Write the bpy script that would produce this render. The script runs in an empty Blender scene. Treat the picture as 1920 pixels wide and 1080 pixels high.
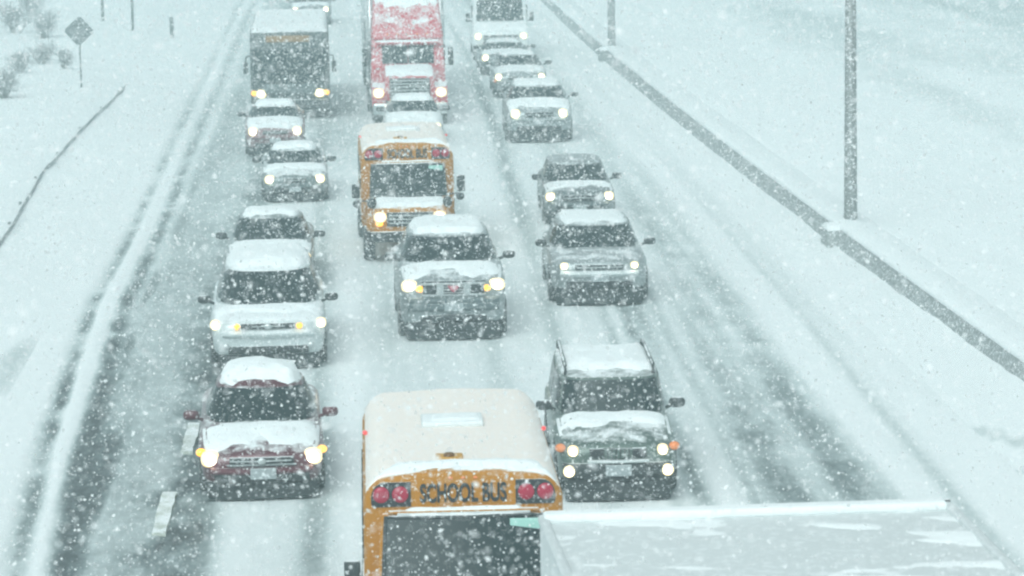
import bpy, bmesh, math, random
import numpy as np
from mathutils import Vector, Matrix

random.seed(7)
rng = np.random.default_rng(7)
SC = bpy.context.scene
COL = SC.collection
R = math.radians

# ------------------------------------------------------------------ camera
F, CX, CY, H = 6000.0, 960.0, 540.0, 9.3          # focal length in pixels of a 1920 wide frame, camera height
PITCH = math.atan(890 / F)
YAW = math.atan(310 * math.cos(PITCH) / F)        # to the right of the road direction (+Y)
ROLL = R(0.9)
FW = np.array([math.sin(YAW) * math.cos(PITCH), math.cos(YAW) * math.cos(PITCH), -math.sin(PITCH)])
RT = np.array([math.cos(YAW), -math.sin(YAW), 0.0])
UP = np.cross(RT, FW)
RT2, UP2 = (RT * math.cos(ROLL) - UP * math.sin(ROLL)), (RT * math.sin(ROLL) + UP * math.cos(ROLL))
# the scene leans counter-clockwise in the frame: the camera is rolled clockwise
CAMP = np.array([0.0, 0.0, H])

cam_d = bpy.data.cameras.new('camera')
cam = bpy.data.objects.new('camera', cam_d)
COL.objects.link(cam)
cam_d.sensor_width = 36.0
cam_d.lens = 36.0 * F / 1920.0
cam_d.clip_start, cam_d.clip_end = 0.5, 3000
M = Matrix.Identity(4)
for i in range(3):
    M[i][0], M[i][1], M[i][2], M[i][3] = RT2[i], UP2[i], -FW[i], CAMP[i]
cam.matrix_world = M
cam_d.dof.use_dof = True
cam_d.dof.focus_distance = 43.0
cam_d.dof.aperture_fstop = 5.0
SC.camera = cam

# ------------------------------------------------------------------ sky, sun, exposure
SUN_EL, SUN_AZ = R(48), R(200)                    # azimuth from +Y, clockwise
world = bpy.data.worlds.new('World')
SC.world = world
world.use_nodes = True
wn, wl = world.node_tree.nodes, world.node_tree.links
bg = wn['Background']
sky = wn.new('ShaderNodeTexSky')
sky.sky_type = 'NISHITA'
sky.sun_disc = False
sky.sun_elevation, sky.sun_rotation = SUN_EL, SUN_AZ
sky.air_density, sky.dust_density, sky.ozone_density = 1.0, 4.0, 1.0
hs = wn.new('ShaderNodeHueSaturation')
hs.inputs['Saturation'].default_value = 0.10
tint = wn.new('ShaderNodeMix')
tint.data_type, tint.blend_type = 'RGBA', 'MULTIPLY'
tint.inputs['Factor'].default_value = 1.0
tint.inputs[7].default_value = (0.872, 1.0, 1.015, 1)
wl.new(sky.outputs[0], hs.inputs['Color'])
wl.new(hs.outputs[0], tint.inputs[6])
wl.new(tint.outputs[2], bg.inputs[0])
bg.inputs[1].default_value = 0.15

sun_d = bpy.data.lights.new('sun', 'SUN')
sun_d.energy, sun_d.angle, sun_d.color = 0.9, R(35), (0.95, 1.0, 0.98)
sun = bpy.data.objects.new('sun', sun_d)
COL.objects.link(sun)
sdir = Vector((math.sin(SUN_AZ) * math.cos(SUN_EL), math.cos(SUN_AZ) * math.cos(SUN_EL), math.sin(SUN_EL)))
sun.rotation_euler = sdir.to_track_quat('Z', 'Y').to_euler()
sun.location = (0, -20, 40)

SC.view_settings.view_transform = 'Standard'
SC.view_settings.look = 'None'
SC.view_settings.exposure = 0.09
SC.view_settings.gamma = 1.0
cy = SC.cycles
SC.render.engine = 'CYCLES'
cy.use_denoising = True
cy.max_bounces, cy.diffuse_bounces, cy.glossy_bounces = 6, 3, 3
cy.transparent_max_bounces, cy.volume_bounces = 6, 2
cy.pixel_filter_type = 'BLACKMAN_HARRIS'
cy.filter_width = 2.3
cy.sample_clamp_indirect = 4.0

# ------------------------------------------------------------------ projection helpers
def ray(px, py):
    return FW + RT2 * ((px - CX) / F) + UP2 * (-(py - CY) / F)

def at(px, py, z=0.0):
    """point of the horizontal plane z seen at a pixel of the photograph"""
    d = ray(px, py)
    t = (z - H) / d[2]
    p = CAMP + d * t
    return float(p[0]), float(p[1])

def proj(p):
    v = np.asarray(p, float) - CAMP
    zc = v @ FW
    return CX + F * (v @ RT2) / zc, CY - F * (v @ UP2) / zc

def height_at(x, y, row):
    lo, hi = -1.0, 8.0
    for _ in range(40):
        m = (lo + hi) / 2
        if proj((x, y, m))[1] > row: lo = m
        else: hi = m
    return (lo + hi) / 2

# ------------------------------------------------------------------ noise
def _hash(ix, iy, seed):
    n = (ix.astype(np.int64) * 374761393 + iy.astype(np.int64) * 668265263 + seed * 974634777) & 0xffffffff
    n = ((n ^ (n >> 13)) * 1274126177) & 0xffffffff
    n = n ^ (n >> 16)
    return (n & 0xffff) / 65535.0

def vnoise(x, y, seed=0):
    x, y = np.asarray(x, float), np.asarray(y, float)
    ix, iy = np.floor(x), np.floor(y)
    fx, fy = x - ix, y - iy
    fx, fy = fx * fx * (3 - 2 * fx), fy * fy * (3 - 2 * fy)
    a, b = _hash(ix, iy, seed), _hash(ix + 1, iy, seed)
    c, d = _hash(ix, iy + 1, seed), _hash(ix + 1, iy + 1, seed)
    return (a * (1 - fx) + b * fx) * (1 - fy) + (c * (1 - fx) + d * fx) * fy

def fbm(x, y, seed=0, octv=4):
    s, a, tot = 0, 0.5, 0
    for o in range(octv):
        s = s + a * vnoise(x * 2 ** o, y * 2 ** o, seed + o * 17)
        tot += a
        a *= 0.5
    return s / tot

def sstep(a, b, x):
    t = np.clip((np.asarray(x, float) - a) / (b - a), 0, 1)
    return t * t * (3 - 2 * t)

# ------------------------------------------------------------------ materials
MATS = {}
SNOW = (0.80, 0.835, 0.84)

def new_mat(name):
    m = bpy.data.materials.new(name)
    m.use_nodes = True
    return m, m.node_tree.nodes, m.node_tree.links, m.node_tree.nodes['Principled BSDF']

def snow_mat():
    m, n, l, b = new_mat('snow')
    tc = n.new('ShaderNodeTexCoord')
    no = n.new('ShaderNodeTexNoise'); no.inputs['Scale'].default_value = 5.0; no.inputs['Detail'].default_value = 6
    bp = n.new('ShaderNodeBump'); bp.inputs['Strength'].default_value = 0.35; bp.inputs['Distance'].default_value = 0.06
    l.new(tc.outputs['Object'], no.inputs['Vector'])
    l.new(no.outputs['Fac'], bp.inputs['Height'])
    l.new(bp.outputs['Normal'], b.inputs['Normal'])
    b.inputs['Base Color'].default_value = (*SNOW, 1)
    b.inputs['Roughness'].default_value = 0.85
    b.inputs['Specular IOR Level'].default_value = 0.2
    return m

def ground_mat(name):
    """snow to grey slush by the 'slush' attribute of the sheet (wheel tracks, churned patches)"""
    m, n, l, b = new_mat(name)
    at_ = n.new('ShaderNodeAttribute'); at_.attribute_name = 'slush'
    tc = n.new('ShaderNodeTexCoord')
    mp = n.new('ShaderNodeMapping'); mp.inputs['Scale'].default_value = (1.3, 0.45, 1.0)
    no = n.new('ShaderNodeTexNoise'); no.inputs['Scale'].default_value = 5.5; no.inputs['Detail'].default_value = 9; no.inputs['Roughness'].default_value = 0.72
    l.new(tc.outputs['Object'], mp.inputs['Vector']); l.new(mp.outputs[0], no.inputs['Vector'])
    ma = n.new('ShaderNodeMath'); ma.operation = 'MULTIPLY_ADD'      # (noise-0.5)*k + slush
    sub = n.new('ShaderNodeMath'); sub.operation = 'SUBTRACT'; sub.inputs[1].default_value = 0.5
    l.new(no.outputs['Fac'], sub.inputs[0])
    k = n.new('ShaderNodeMath'); k.operation = 'MULTIPLY_ADD'; k.inputs[1].default_value = 1.5; k.inputs[2].default_value = 0.10
    l.new(at_.outputs['Fac'], k.inputs[0])
    l.new(sub.outputs[0], ma.inputs[0]); l.new(k.outputs[0], ma.inputs[1]); l.new(at_.outputs['Fac'], ma.inputs[2])
    cr = n.new('ShaderNodeValToRGB')
    e = cr.color_ramp.elements
    e[0].position, e[0].color = 0.0, (*SNOW, 1)
    e[1].position, e[1].color = 1.0, (0.05, 0.062, 0.064, 1)
    x = e.new(0.30); x.color = (0.52, 0.58, 0.58, 1)
    x = e.new(0.60); x.color = (0.24, 0.285, 0.288, 1)
    l.new(ma.outputs[0], cr.inputs[0]); l.new(cr.outputs[0], b.inputs['Base Color'])
    ro = n.new('ShaderNodeMapRange'); ro.inputs['From Min'].default_value = 0.1; ro.inputs['From Max'].default_value = 0.9
    ro.inputs['To Min'].default_value = 0.9; ro.inputs['To Max'].default_value = 0.5
    l.new(ma.outputs[0], ro.inputs['Value']); l.new(ro.outputs[0], b.inputs['Roughness'])
    bp = n.new('ShaderNodeBump'); bp.inputs['Strength'].default_value = 0.4; bp.inputs['Distance'].default_value = 0.05
    l.new(no.outputs['Fac'], bp.inputs['Height']); l.new(bp.outputs[0], b.inputs['Normal'])
    b.inputs['Specular IOR Level'].default_value = 0.25
    return m

def snowy(name, color, rough=0.4, metal=0.0, up=0.80, clump=0.36, coat=0.0):
    """a surface with snow lying on what faces up and snow clumps stuck to the rest"""
    if name in MATS: return MATS[name]
    m, n, l, b = new_mat(name)
    geo = n.new('ShaderNodeNewGeometry')
    sep = n.new('ShaderNodeSeparateXYZ'); l.new(geo.outputs['Normal'], sep.inputs[0])
    tc = n.new('ShaderNodeTexCoord')
    n1 = n.new('ShaderNodeTexNoise'); n1.inputs['Scale'].default_value = 3.5; n1.inputs['Detail'].default_value = 7; n1.inputs['Roughness'].default_value = 0.65
    n2 = n.new('ShaderNodeTexNoise'); n2.inputs['Scale'].default_value = 17.0; n2.inputs['Detail'].default_value = 4
    l.new(tc.outputs['Object'], n1.inputs['Vector']); l.new(tc.outputs['Object'], n2.inputs['Vector'])
    a = n.new('ShaderNodeMath'); a.operation = 'MULTIPLY_ADD'; a.inputs[1].default_value = 0.9
    l.new(n1.outputs['Fac'], a.inputs[0]); l.new(sep.outputs['Z'], a.inputs[2])
    mr = n.new('ShaderNodeMapRange'); mr.inputs['From Min'].default_value = 0.45 + up; mr.inputs['From Max'].default_value = 0.62 + up
    l.new(a.outputs[0], mr.inputs['Value'])
    m2 = n.new('ShaderNodeMapRange'); m2.inputs['From Min'].default_value = 0.97 - clump; m2.inputs['From Max'].default_value = 1.06 - clump
    m2.inputs['To Max'].default_value = 0.75
    l.new(n2.outputs['Fac'], m2.inputs['Value'])
    mx = n.new('ShaderNodeMath'); mx.operation = 'MAXIMUM'
    l.new(mr.outputs[0], mx.inputs[0]); l.new(m2.outputs[0], mx.inputs[1])
    mix = n.new('ShaderNodeMix'); mix.data_type = 'RGBA'
    mix.inputs[6].default_value = (*color, 1); mix.inputs[7].default_value = (*SNOW, 1)
    l.new(mx.outputs[0], mix.inputs['Factor']); l.new(mix.outputs[2], b.inputs['Base Color'])
    r2 = n.new('ShaderNodeMapRange'); r2.inputs['To Min'].default_value = rough; r2.inputs['To Max'].default_value = 0.9
    l.new(mx.outputs[0], r2.inputs['Value']); l.new(r2.outputs[0], b.inputs['Roughness'])
    b.inputs['Metallic'].default_value = metal
    if name == 'window_glass': b.inputs['Specular IOR Level'].default_value = 0.16
    if name == 'school_bus_yellow': b.inputs['Specular IOR Level'].default_value = 0.15
    b.inputs['Coat Weight'].default_value = coat
    MATS[name] = m
    return m

def plain(name, color, rough=0.5, metal=0.0, emit=None, strength=0.0):
    if name in MATS: return MATS[name]
    m, n, l, b = new_mat(name)
    b.inputs['Base Color'].default_value = (*color, 1)
    b.inputs['Roughness'].default_value = rough
    b.inputs['Metallic'].default_value = metal
    if emit:
        b.inputs['Emission Color'].default_value = (*emit, 1)
        b.inputs['Emission Strength'].default_value = strength
    MATS[name] = m
    return m

MATS['snow'] = snow_mat()
S = MATS['snow']
GLASS = snowy('window_glass', (0.012, 0.024, 0.026), 0.18, 0, up=1.15, clump=0.31)
BLACK = snowy('black_plastic', (0.025, 0.032, 0.034), 0.55, clump=0.34)
TYRE = snowy('tyre_rubber', (0.022, 0.024, 0.025), 0.8, clump=0.42)
RIM = snowy('wheel_rim', (0.28, 0.30, 0.30), 0.4, 0.6, clump=0.42)
CHROME = snowy('bright_metal', (0.55, 0.58, 0.58), 0.3, 0.8, clump=0.40)
PLATE = snowy('plate_metal', (0.30, 0.34, 0.35), 0.5, clump=0.42)
DARKIN = snowy('dark_grille', (0.018, 0.022, 0.024), 0.6, clump=0.38)
LAMP = plain('lit_headlamp', (0.9, 0.9, 0.85), 0.2, 0, (1.0, 0.90, 0.66), 7.0)
LAMPRIM = plain('headlamp_reflector', (0.75, 0.72, 0.6), 0.25, 0.3, (1.0, 0.74, 0.32), 1.1)
AMBER = plain('lit_amber_lamp', (0.8, 0.35, 0.03), 0.25, 0, (1.0, 0.52, 0.04), 1.6)
AMBERDIM = plain('amber_lens', (0.62, 0.20, 0.06), 0.25, 0, (1.0, 0.32, 0.10), 0.18)
REDLENS = plain('red_lens', (0.30, 0.002, 0.03), 0.25, 0, (0.9, 0.0, 0.10), 0.10)
REDMARK = plain('red_marker', (0.6, 0.03, 0.03), 0.3, 0, (1, 0.12, 0.1), 0.5)
CONCRETE = snowy('concrete', (0.26, 0.285, 0.285), 0.85, clump=0.45, up=0.4)
STEEL = snowy('galvanised_steel', (0.20, 0.215, 0.215), 0.5, 0.3, clump=0.42)

# ------------------------------------------------------------------ object helpers
def link(name, me, mat, parent=None, smooth=True, sub=0):
    o = bpy.data.objects.new(name, me)
    COL.objects.link(o)
    if mat is not None and len(me.materials) == 0: me.materials.append(mat)
    if smooth:
        me.polygons.foreach_set('use_smooth', [True] * len(me.polygons))
    if sub:
        md = o.modifiers.new('sub', 'SUBSURF'); md.levels = md.render_levels = sub
    if parent is not None: o.parent = parent
    return o

def from_data(name, v, f, mat, parent=None, smooth=True, sub=0):
    me = bpy.data.meshes.new(name)
    me.from_pydata([tuple(map(float, p)) for p in v], [], f)
    me.update()
    return link(name, me, mat, parent, smooth, sub)

def thing(name, label, cat, loc, rz=0.0, group=None):
    o = bpy.data.objects.new(name, None)
    COL.objects.link(o)
    o.empty_display_size = 0.3
    o.location = loc
    o.rotation_euler = (0, 0, rz)
    tag(o, label, cat, group)
    return o

def tag(o, label, cat, group=None):
    o['label'], o['category'] = label, cat
    if group: o['group'] = group
    return o

def from_bm(name, bm, mat, parent=None, smooth=False):
    me = bpy.data.meshes.new(name)
    bm.to_mesh(me)
    bm.free()
    return link(name, me, mat, parent, smooth)

def rbox(name, c, s, mat, parent=None, bev=0.02, seg=2, rot=None, smooth=True):
    """bevelled block: centre c, full size s"""
    bm = bmesh.new()
    bmesh.ops.create_cube(bm, size=1)
    bmesh.ops.scale(bm, vec=s, verts=bm.verts)
    bev = min(bev, min(s) * 0.45)
    if bev > 0:
        bmesh.ops.bevel(bm, geom=list(bm.edges), offset=bev, segments=seg, profile=0.6, affect='EDGES')
    if rot is not None:
        bmesh.ops.rotate(bm, cent=(0, 0, 0), matrix=rot, verts=bm.verts)
    bmesh.ops.translate(bm, vec=c, verts=bm.verts)
    o = from_bm(name, bm, mat, parent, smooth)
    return o

def prism(name, prof, x0, x1, mat, parent=None, bev=0.03, seg=2, taper=None):
    """side profile (y, z) extruded from x0 to x1; taper(y, z) scales x"""
    bm = bmesh.new()
    a = [bm.verts.new((x0 * (taper(y, z) if taper else 1), y, z)) for y, z in prof]
    b = [bm.verts.new((x1 * (taper(y, z) if taper else 1), y, z)) for y, z in prof]
    n = len(prof)
    bm.faces.new(a[::-1]); bm.faces.new(b)
    for i in range(n):
        j = (i + 1) % n
        bm.faces.new((a[i], a[j], b[j], b[i]))
    bmesh.ops.recalc_face_normals(bm, faces=bm.faces)
    if bev > 0:
        bmesh.ops.bevel(bm, geom=list(bm.edges), offset=bev, segments=seg, profile=0.6, affect='EDGES')
    return from_bm(name, bm, mat, parent, True)

def lathe(prof, n=20, axis='x'):
    v, f = [], []
    for (r, h) in prof:
        for k in range(n):
            a = 2 * math.pi * k / n
            c, s = r * math.cos(a), r * math.sin(a)
            v.append({'x': (h, c, s), 'y': (c, h, s), 'z': (c, s, h)}[axis])
    m = len(prof)
    for i in range(m - 1):
        for k in range(n):
            j = (k + 1) % n
            f.append((i * n + k, i * n + j, (i + 1) * n + j, (i + 1) * n + k))
    f.append(tuple(range(n))[::-1]); f.append(tuple((m - 1) * n + k for k in range(n)))
    return v, f

def tube(name, pts, rad, mat, parent=None, n=8):
    v, f = [], []
    pts = [Vector(p) for p in pts]
    rads = rad if isinstance(rad, (list, tuple)) else [rad] * len(pts)
    for i, p in enumerate(pts):
        d = (pts[min(i + 1, len(pts) - 1)] - pts[max(i - 1, 0)]).normalized()
        u = d.orthogonal().normalized(); w = d.cross(u)
        for k in range(n):
            a = 2 * math.pi * k / n
            v.append(p + (u * math.cos(a) + w * math.sin(a)) * rads[i])
    for i in range(len(pts) - 1):
        for k in range(n):
            j = (k + 1) % n
            f.append((i * n + k, i * n + j, (i + 1) * n + j, (i + 1) * n + k))
    f.append(tuple(range(n))[::-1]); f.append(tuple((len(pts) - 1) * n + k for k in range(n)))
    return from_data(name, v, f, mat, parent)

def ellip(name, c, r, mat, parent=None, nu=16, nv=10, power=1.0):
    """ellipsoid lens"""
    v, f = [], []
    for i in range(nv + 1):
        th = math.pi * i / nv
        for k in range(nu):
            a = 2 * math.pi * k / nu
            def p(q): return math.copysign(abs(q) ** power, q)
            v.append((c[0] + r[0] * p(math.sin(th)) * p(math.cos(a)), c[1] - r[1] * math.cos(th), c[2] + r[2] * p(math.sin(th)) * p(math.sin(a))))
    for i in range(nv):
        for k in range(nu):
            j = (k + 1) % nu
            f.append((i * nu + k, i * nu + j, (i + 1) * nu + j, (i + 1) * nu + k))
    return from_data(name, v, f, mat, parent)

def text(body, size, loc, mat, parent, name='lettering', width=None):
    cu = bpy.data.curves.new('lettering', 'FONT')
    cu.body, cu.size, cu.extrude = body, size, 0.004
    cu.align_x, cu.align_y = 'CENTER', 'CENTER'
    cu.offset = size * 0.03
    o = bpy.data.objects.new('lettering', cu)
    COL.objects.link(o)
    me = bpy.data.meshes.new_from_object(o.evaluated_get(bpy.context.evaluated_depsgraph_get()))
    bpy.data.objects.remove(o)
    me.materials.clear()
    w = max(v.co.x for v in me.vertices) - min(v.co.x for v in me.vertices)
    k = (width / w) if width else 1.0
    for v in me.vertices:                       # stand it up: reads from -Y
        v.co = Vector((v.co.x * k + loc[0], loc[1] - v.co.z, v.co.y + loc[2]))
    return link(name, me, mat, parent, False)

# ------------------------------------------------------------------ ground and road
def sheet(name, xs, ys, zf, sf, mat):
    X, Y = np.meshgrid(xs, ys)
    Z = zf(X, Y)
    SL = sf(X, Y)
    nx, ny = len(xs), len(ys)
    v = np.stack([X, Y, Z], -1).reshape(-1, 3)
    i = np.arange(nx * ny).reshape(ny, nx)
    q = np.stack([i[:-1, :-1], i[:-1, 1:], i[1:, 1:], i[1:, :-1]], -1).reshape(-1, 4)
    me = bpy.data.meshes.new(name)
    me.vertices.add(len(v)); me.vertices.foreach_set('co', v.ravel())
    me.loops.add(q.size); me.loops.foreach_set('vertex_index', q.ravel().astype(np.int32))
    me.polygons.add(len(q)); me.polygons.foreach_set('loop_start', np.arange(0, q.size, 4, dtype=np.int32))
    me.update(calc_edges=True)
    a = me.attributes.new('slush', 'FLOAT', 'POINT')
    a.data.foreach_set('value', SL.ravel().astype(np.float32))
    o = link(name, me, mat, None, True)
    o['kind'] = 'structure'
    return o

def bump1(x, c, w):
    return np.exp(-((x - c) / w) ** 2)

def rut_c(Y):       # lateral place of the dark rut along the left shoulder
    return np.interp(Y, [38, 47, 55, 62, 70, 100, 170], [-3.58, -3.98, -4.2, -4.36, -4.3, -4.45, -4.6])

def road_slush(X, Y):
    wob = (fbm(X * 0.5, Y * 0.07, 3) - 0.5) * 0.5
    xw = X + wob * 0.6
    stre = fbm(X * 2.2, Y * 0.05, 11, 4)                 # streaks along the road
    chop = fbm(X * 2.2, Y * 0.9, 23, 5)
    big = fbm(X * 0.25, Y * 0.045, 31, 3)
    s = 0.06 + 0.34 * (stre - 0.5)
    near = sstep(110, 45, Y)
    c = rut_c(Y)
    # left lane, shoulder side
    lane = sstep(-4.2, -3.7, xw) * sstep(-1.8, -2.4, xw)
    s = s + lane * (0.36 + 0.25 * (chop - 0.5))
    s = s + bump1(X + wob * 0.25, c + 0.02, 0.13 + 0.09 * big) * (0.80 + 1.7 * (chop - 0.45)) * (0.35 + 0.65 * near)
    s = s + bump1(xw, c + 0.40, 0.14) * 0.55 * sstep(0.45, 0.65, fbm(X * 3.0, Y * 0.22, 81)) * near
    s = s - bump1(X, c - 0.34, 0.12) * (0.10 + 0.6 * fbm(X * 1.4, Y * 0.35, 78)) * (0.25 + 0.75 * sstep(82, 68, Y))
    s = s + bump1(X + wob * 0.15, c - 0.60, 0.125) * (0.62 + 1.6 * (chop - 0.5)) * (0.3 + 0.7 * near)
    s = s - sstep(c - 0.72, c - 0.95, X) * 0.05
    # dark slush either side of the dashed line
    s = s + bump1(xw, -2.35, 0.42) * (0.36 + 1.3 * (chop - 0.45)) * (0.25 + 0.75 * sstep(70, 45, Y))
    # wheel tracks of the three queues
    for (xc, dx, k) in ((-1.25, 0.72, 0.26), (1.55, 0.78, 0.22), (4.2, 0.74, 0.24)):
        drift = np.interp(Y, [35, 60, 125], [0.0, 0.15, 0.6]) * (-0.7 if xc < 0 else (0.6 if xc < 3 else 2.2))
        for sg in (-1, 1):
            s = s + bump1(xw, xc + drift + sg * dx, 0.22) * (k + 0.55 * (stre - 0.45))
        s = s + bump1(xw, xc + drift, 0.6) * 0.06
    # clean dark tracks between the two right-hand cars
    seg = sstep(39.5, 41.5, Y) * sstep(66, 58, Y)
    tx = np.interp(Y, [43, 60], [4.72, 5.12])
    s = s + seg * (bump1(X, tx, 0.13) + 0.55 * bump1(X, tx - 0.36, 0.10)) * (0.5 + 0.7 * (chop - 0.4))
    # grey wet band right of the queue
    lo = np.interp(Y, [40, 60, 90, 140], [5.5, 6.1, 6.9, 7.4])
    hi = np.interp(Y, [40, 60, 90, 140], [7.35, 7.45, 7.7, 7.8])
    band = sstep(lo - 0.25, lo + 0.35, xw) * sstep(hi + 0.2, hi - 0.3, xw)
    s = s + band * (0.42 + 0.45 * (chop - 0.5) + 0.55 * (stre - 0.5)) * (0.30 + 0.70 * sstep(95, 50, Y))
    s = s + bump1(X, np.interp(Y, [40, 60, 120], [8.1, 8.35, 8.5]), 0.10) * 0.22 * near
    s = s + bump1(X, np.interp(Y, [40, 60, 120], [5.35, 5.75, 6.4]), 0.10) * 0.25 * near
    s = s + 0.16 * (big - 0.5)
    # exhaust-stained churned snow near the stopped trucks
    s = s + bump1(X, -0.2, 1.2) * bump1(Y, 96, 9) * 0.28 * (0.4 + 1.2 * chop)
    return np.clip(s, -0.4, 0.95)

def road_z(X, Y):
    s = road_slush(X, Y)
    c = rut_c(Y)
    return 0.035 - 0.030 * np.clip(s, 0, 1) + (0.012 + 0.04 * fbm(X * 0.9, Y * 0.5, 77)) * bump1(X, c - 0.34, 0.13) * (0.2 + 0.8 * sstep(82, 68, Y)) + 0.03 * sstep(c - 0.66, c - 0.9, X) + 0.02 * (fbm(X * 1.3, Y * 0.3, 5) - 0.5)

xs = np.arange(-5.6, 9.61, 0.085)
ys = np.concatenate([np.arange(8, 36, 0.8), np.arange(36, 80, 0.22), np.arange(80, 180, 0.6), np.arange(180, 620, 12)])
ROADM = ground_mat('snowy_road')
road = sheet('road', xs, ys, road_z, road_slush, ROADM)

def ground_z(X, Y):
    base = np.interp(X, [-400, -60, -22, -12, -8.5, -7.6, -6.2, -5.45, -5.0, 8.9, 9.35, 10.2, 11.4, 13, 16, 26, 60, 400],
                     [3.5, 2.2, 0.75, 0.36, 0.26, 0.16, 0.09, 0.05, -0.10, -0.10, 0.055, 0.13, 0.40, 0.46, 0.36, 0.36, 0.9, 3.0])
    off = sstep(-5.3, -7.5, X) + sstep(9.4, 11.0, X)
    z = base + off * (0.16 * (fbm(X * 0.35, Y * 0.18, 41) - 0.5) + 0.12 * (fbm(X * 1.6, Y * 0.9, 43) - 0.5))
    return z

def ground_slush(X, Y):
    chop = fbm(X * 1.1, Y * 0.35, 51, 4)
    st = fbm(X * 0.55, Y * 0.03, 57, 4)
    s = -0.12 + 0.22 * (chop - 0.5)
    s = s + sstep(-8.2, -7.2, X) * sstep(-5.2, -6.0, X) * 0.55 * sstep(0.5, 0.75, fbm(X * 0.6, Y * 0.10, 61)) * sstep(120, 60, Y)
    band = sstep(14.5, 19.5, X) * sstep(60, 36, X)
    s = s + band * (0.27 + 0.55 * (st - 0.5))
    s = s + bump1(X, 29.5, 2.5) * 0.16
    s = s + sstep(9.6, 9.2, X) * sstep(8.5, 9.0, X) * 0.05
    s = s + sstep(0.66, 0.74, vnoise(X * 2.6, Y * 1.1, 71)) * 0.42 * sstep(9.0, 9.3, X) * sstep(10.6, 9.9, X) * sstep(52, 44, Y)
    return np.clip(s, -0.4, 0.6)

gx = np.concatenate([np.linspace(-400, -40, 24), np.linspace(-38, -17, 22), np.arange(-16, -5, 0.16), np.arange(-5, 8.8, 0.6),
                     np.arange(8.8, 16, 0.16), np.arange(16, 34, 0.4), np.linspace(36, 400, 26)])
gy = np.concatenate([np.linspace(-60, 28, 30), np.arange(30, 130, 0.4), np.arange(130, 220, 1.5), np.linspace(225, 640, 40)])
ground = sheet('ground', gx, gy, ground_z, ground_slush, ground_mat('snowy_ground'))

# painted dashes that show through beside the left queue
def dash(corners):
    v = []
    for (px, py) in corners:
        x, y = at(px, py, 0.03)
        v.append((x, y))
    c = np.mean(v, 0)
    n = 8
    top, f = [], []
    z = 0.062
    a, b, cc, d = [np.array(p) for p in v]          # near-left, near-right, far-right, far-left
    P = []
    for i in range(n + 1):
        t = i / n
        for q in (a * (1 - t) + d * t, b * (1 - t) + cc * t):
            w = (random.random() - 0.5) * 0.03
            P.append((q[0] + w, q[1], z))
    P += [(p[0], p[1], 0.0) for p in P]
    m = 2 * (n + 1)
    for i in range(n):
        k = 2 * i
        f += [(k, k + 1, k + 3, k + 2), (k + 2, k + 2 + m, k + m, k), (k + 1, k + 1 + m, k + 3 + m, k + 3)]
    f += [(0, m, m + 1, 1), (2 * n, 2 * n + 1, 2 * n + 1 + m, 2 * n + m)]
    o = from_data('lane_marking', P, f, snowy('road_paint', (0.47, 0.51, 0.45), 0.7, up=0.9, clump=0.44), road, False)
dash([(285, 1003), (312, 1003), (331, 926), (305, 926)])
dash([(338, 850), (362, 850), (376, 796), (354, 796)])

# ------------------------------------------------------------------ wheels (shared meshes)
def mesh_of(v, f, name):
    me = bpy.data.meshes.new(name)
    me.from_pydata(v, [], f); me.update()
    me.polygons.foreach_set('use_smooth', [True] * len(me.polygons))
    return me
_v, _f = lathe([(0.60, -0.36), (0.90, -0.36), (0.985, -0.29), (1.0, 0.0), (0.985, 0.29), (0.90, 0.36), (0.60, 0.36)], 24)
TYRE_ME = mesh_of(_v, _f, 'tyre'); TYRE_ME.materials.append(TYRE)
_v, _f = lathe([(0.63, -0.37), (0.60, -0.385), (0.52, -0.30), (0.18, -0.33), (0.16, -0.37), (0.02, -0.375)], 20)
_v2, _f2 = lathe([(0.63, 0.37), (0.60, 0.385), (0.52, 0.30), (0.18, 0.33), (0.16, 0.37), (0.02, 0.375)], 20)
RIM_ME = mesh_of(_v + _v2, _f + [tuple(i + len(_v) for i in q)[::-1] for q in _f2], 'rim'); RIM_ME.materials.append(RIM)

def wheel(parent, x, y, r, wid=None):
    w = bpy.data.objects.new('wheel', TYRE_ME); COL.objects.link(w); w.parent = parent
    w.location = (x, y, r)
    k = (wid or r * 0.68) / 0.72
    w.scale = (k, r, r)
    q = bpy.data.objects.new('rim', RIM_ME); COL.objects.link(q); q.parent = w

def loft(rings):
    n = len(rings[0])
    v = [p for r_ in rings for p in r_]
    f = []
    for i in range(len(rings) - 1):
        for k in range(n):
            j = (k + 1) % n
            f.append((i * n + k, i * n + j, (i + 1) * n + j, (i + 1) * n + k))
    f.append(tuple(range(n))[::-1]); f.append(tuple((len(rings) - 1) * n + k for k in range(n)))
    return v, f

def spow(c, e): return math.copysign(abs(c) ** e, c)

def grid_faces(nu, nv):
    return [(j * nu + i, j * nu + i + 1, (j + 1) * nu + i + 1, (j + 1) * nu + i) for j in range(nv - 1) for i in range(nu - 1)]

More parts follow.
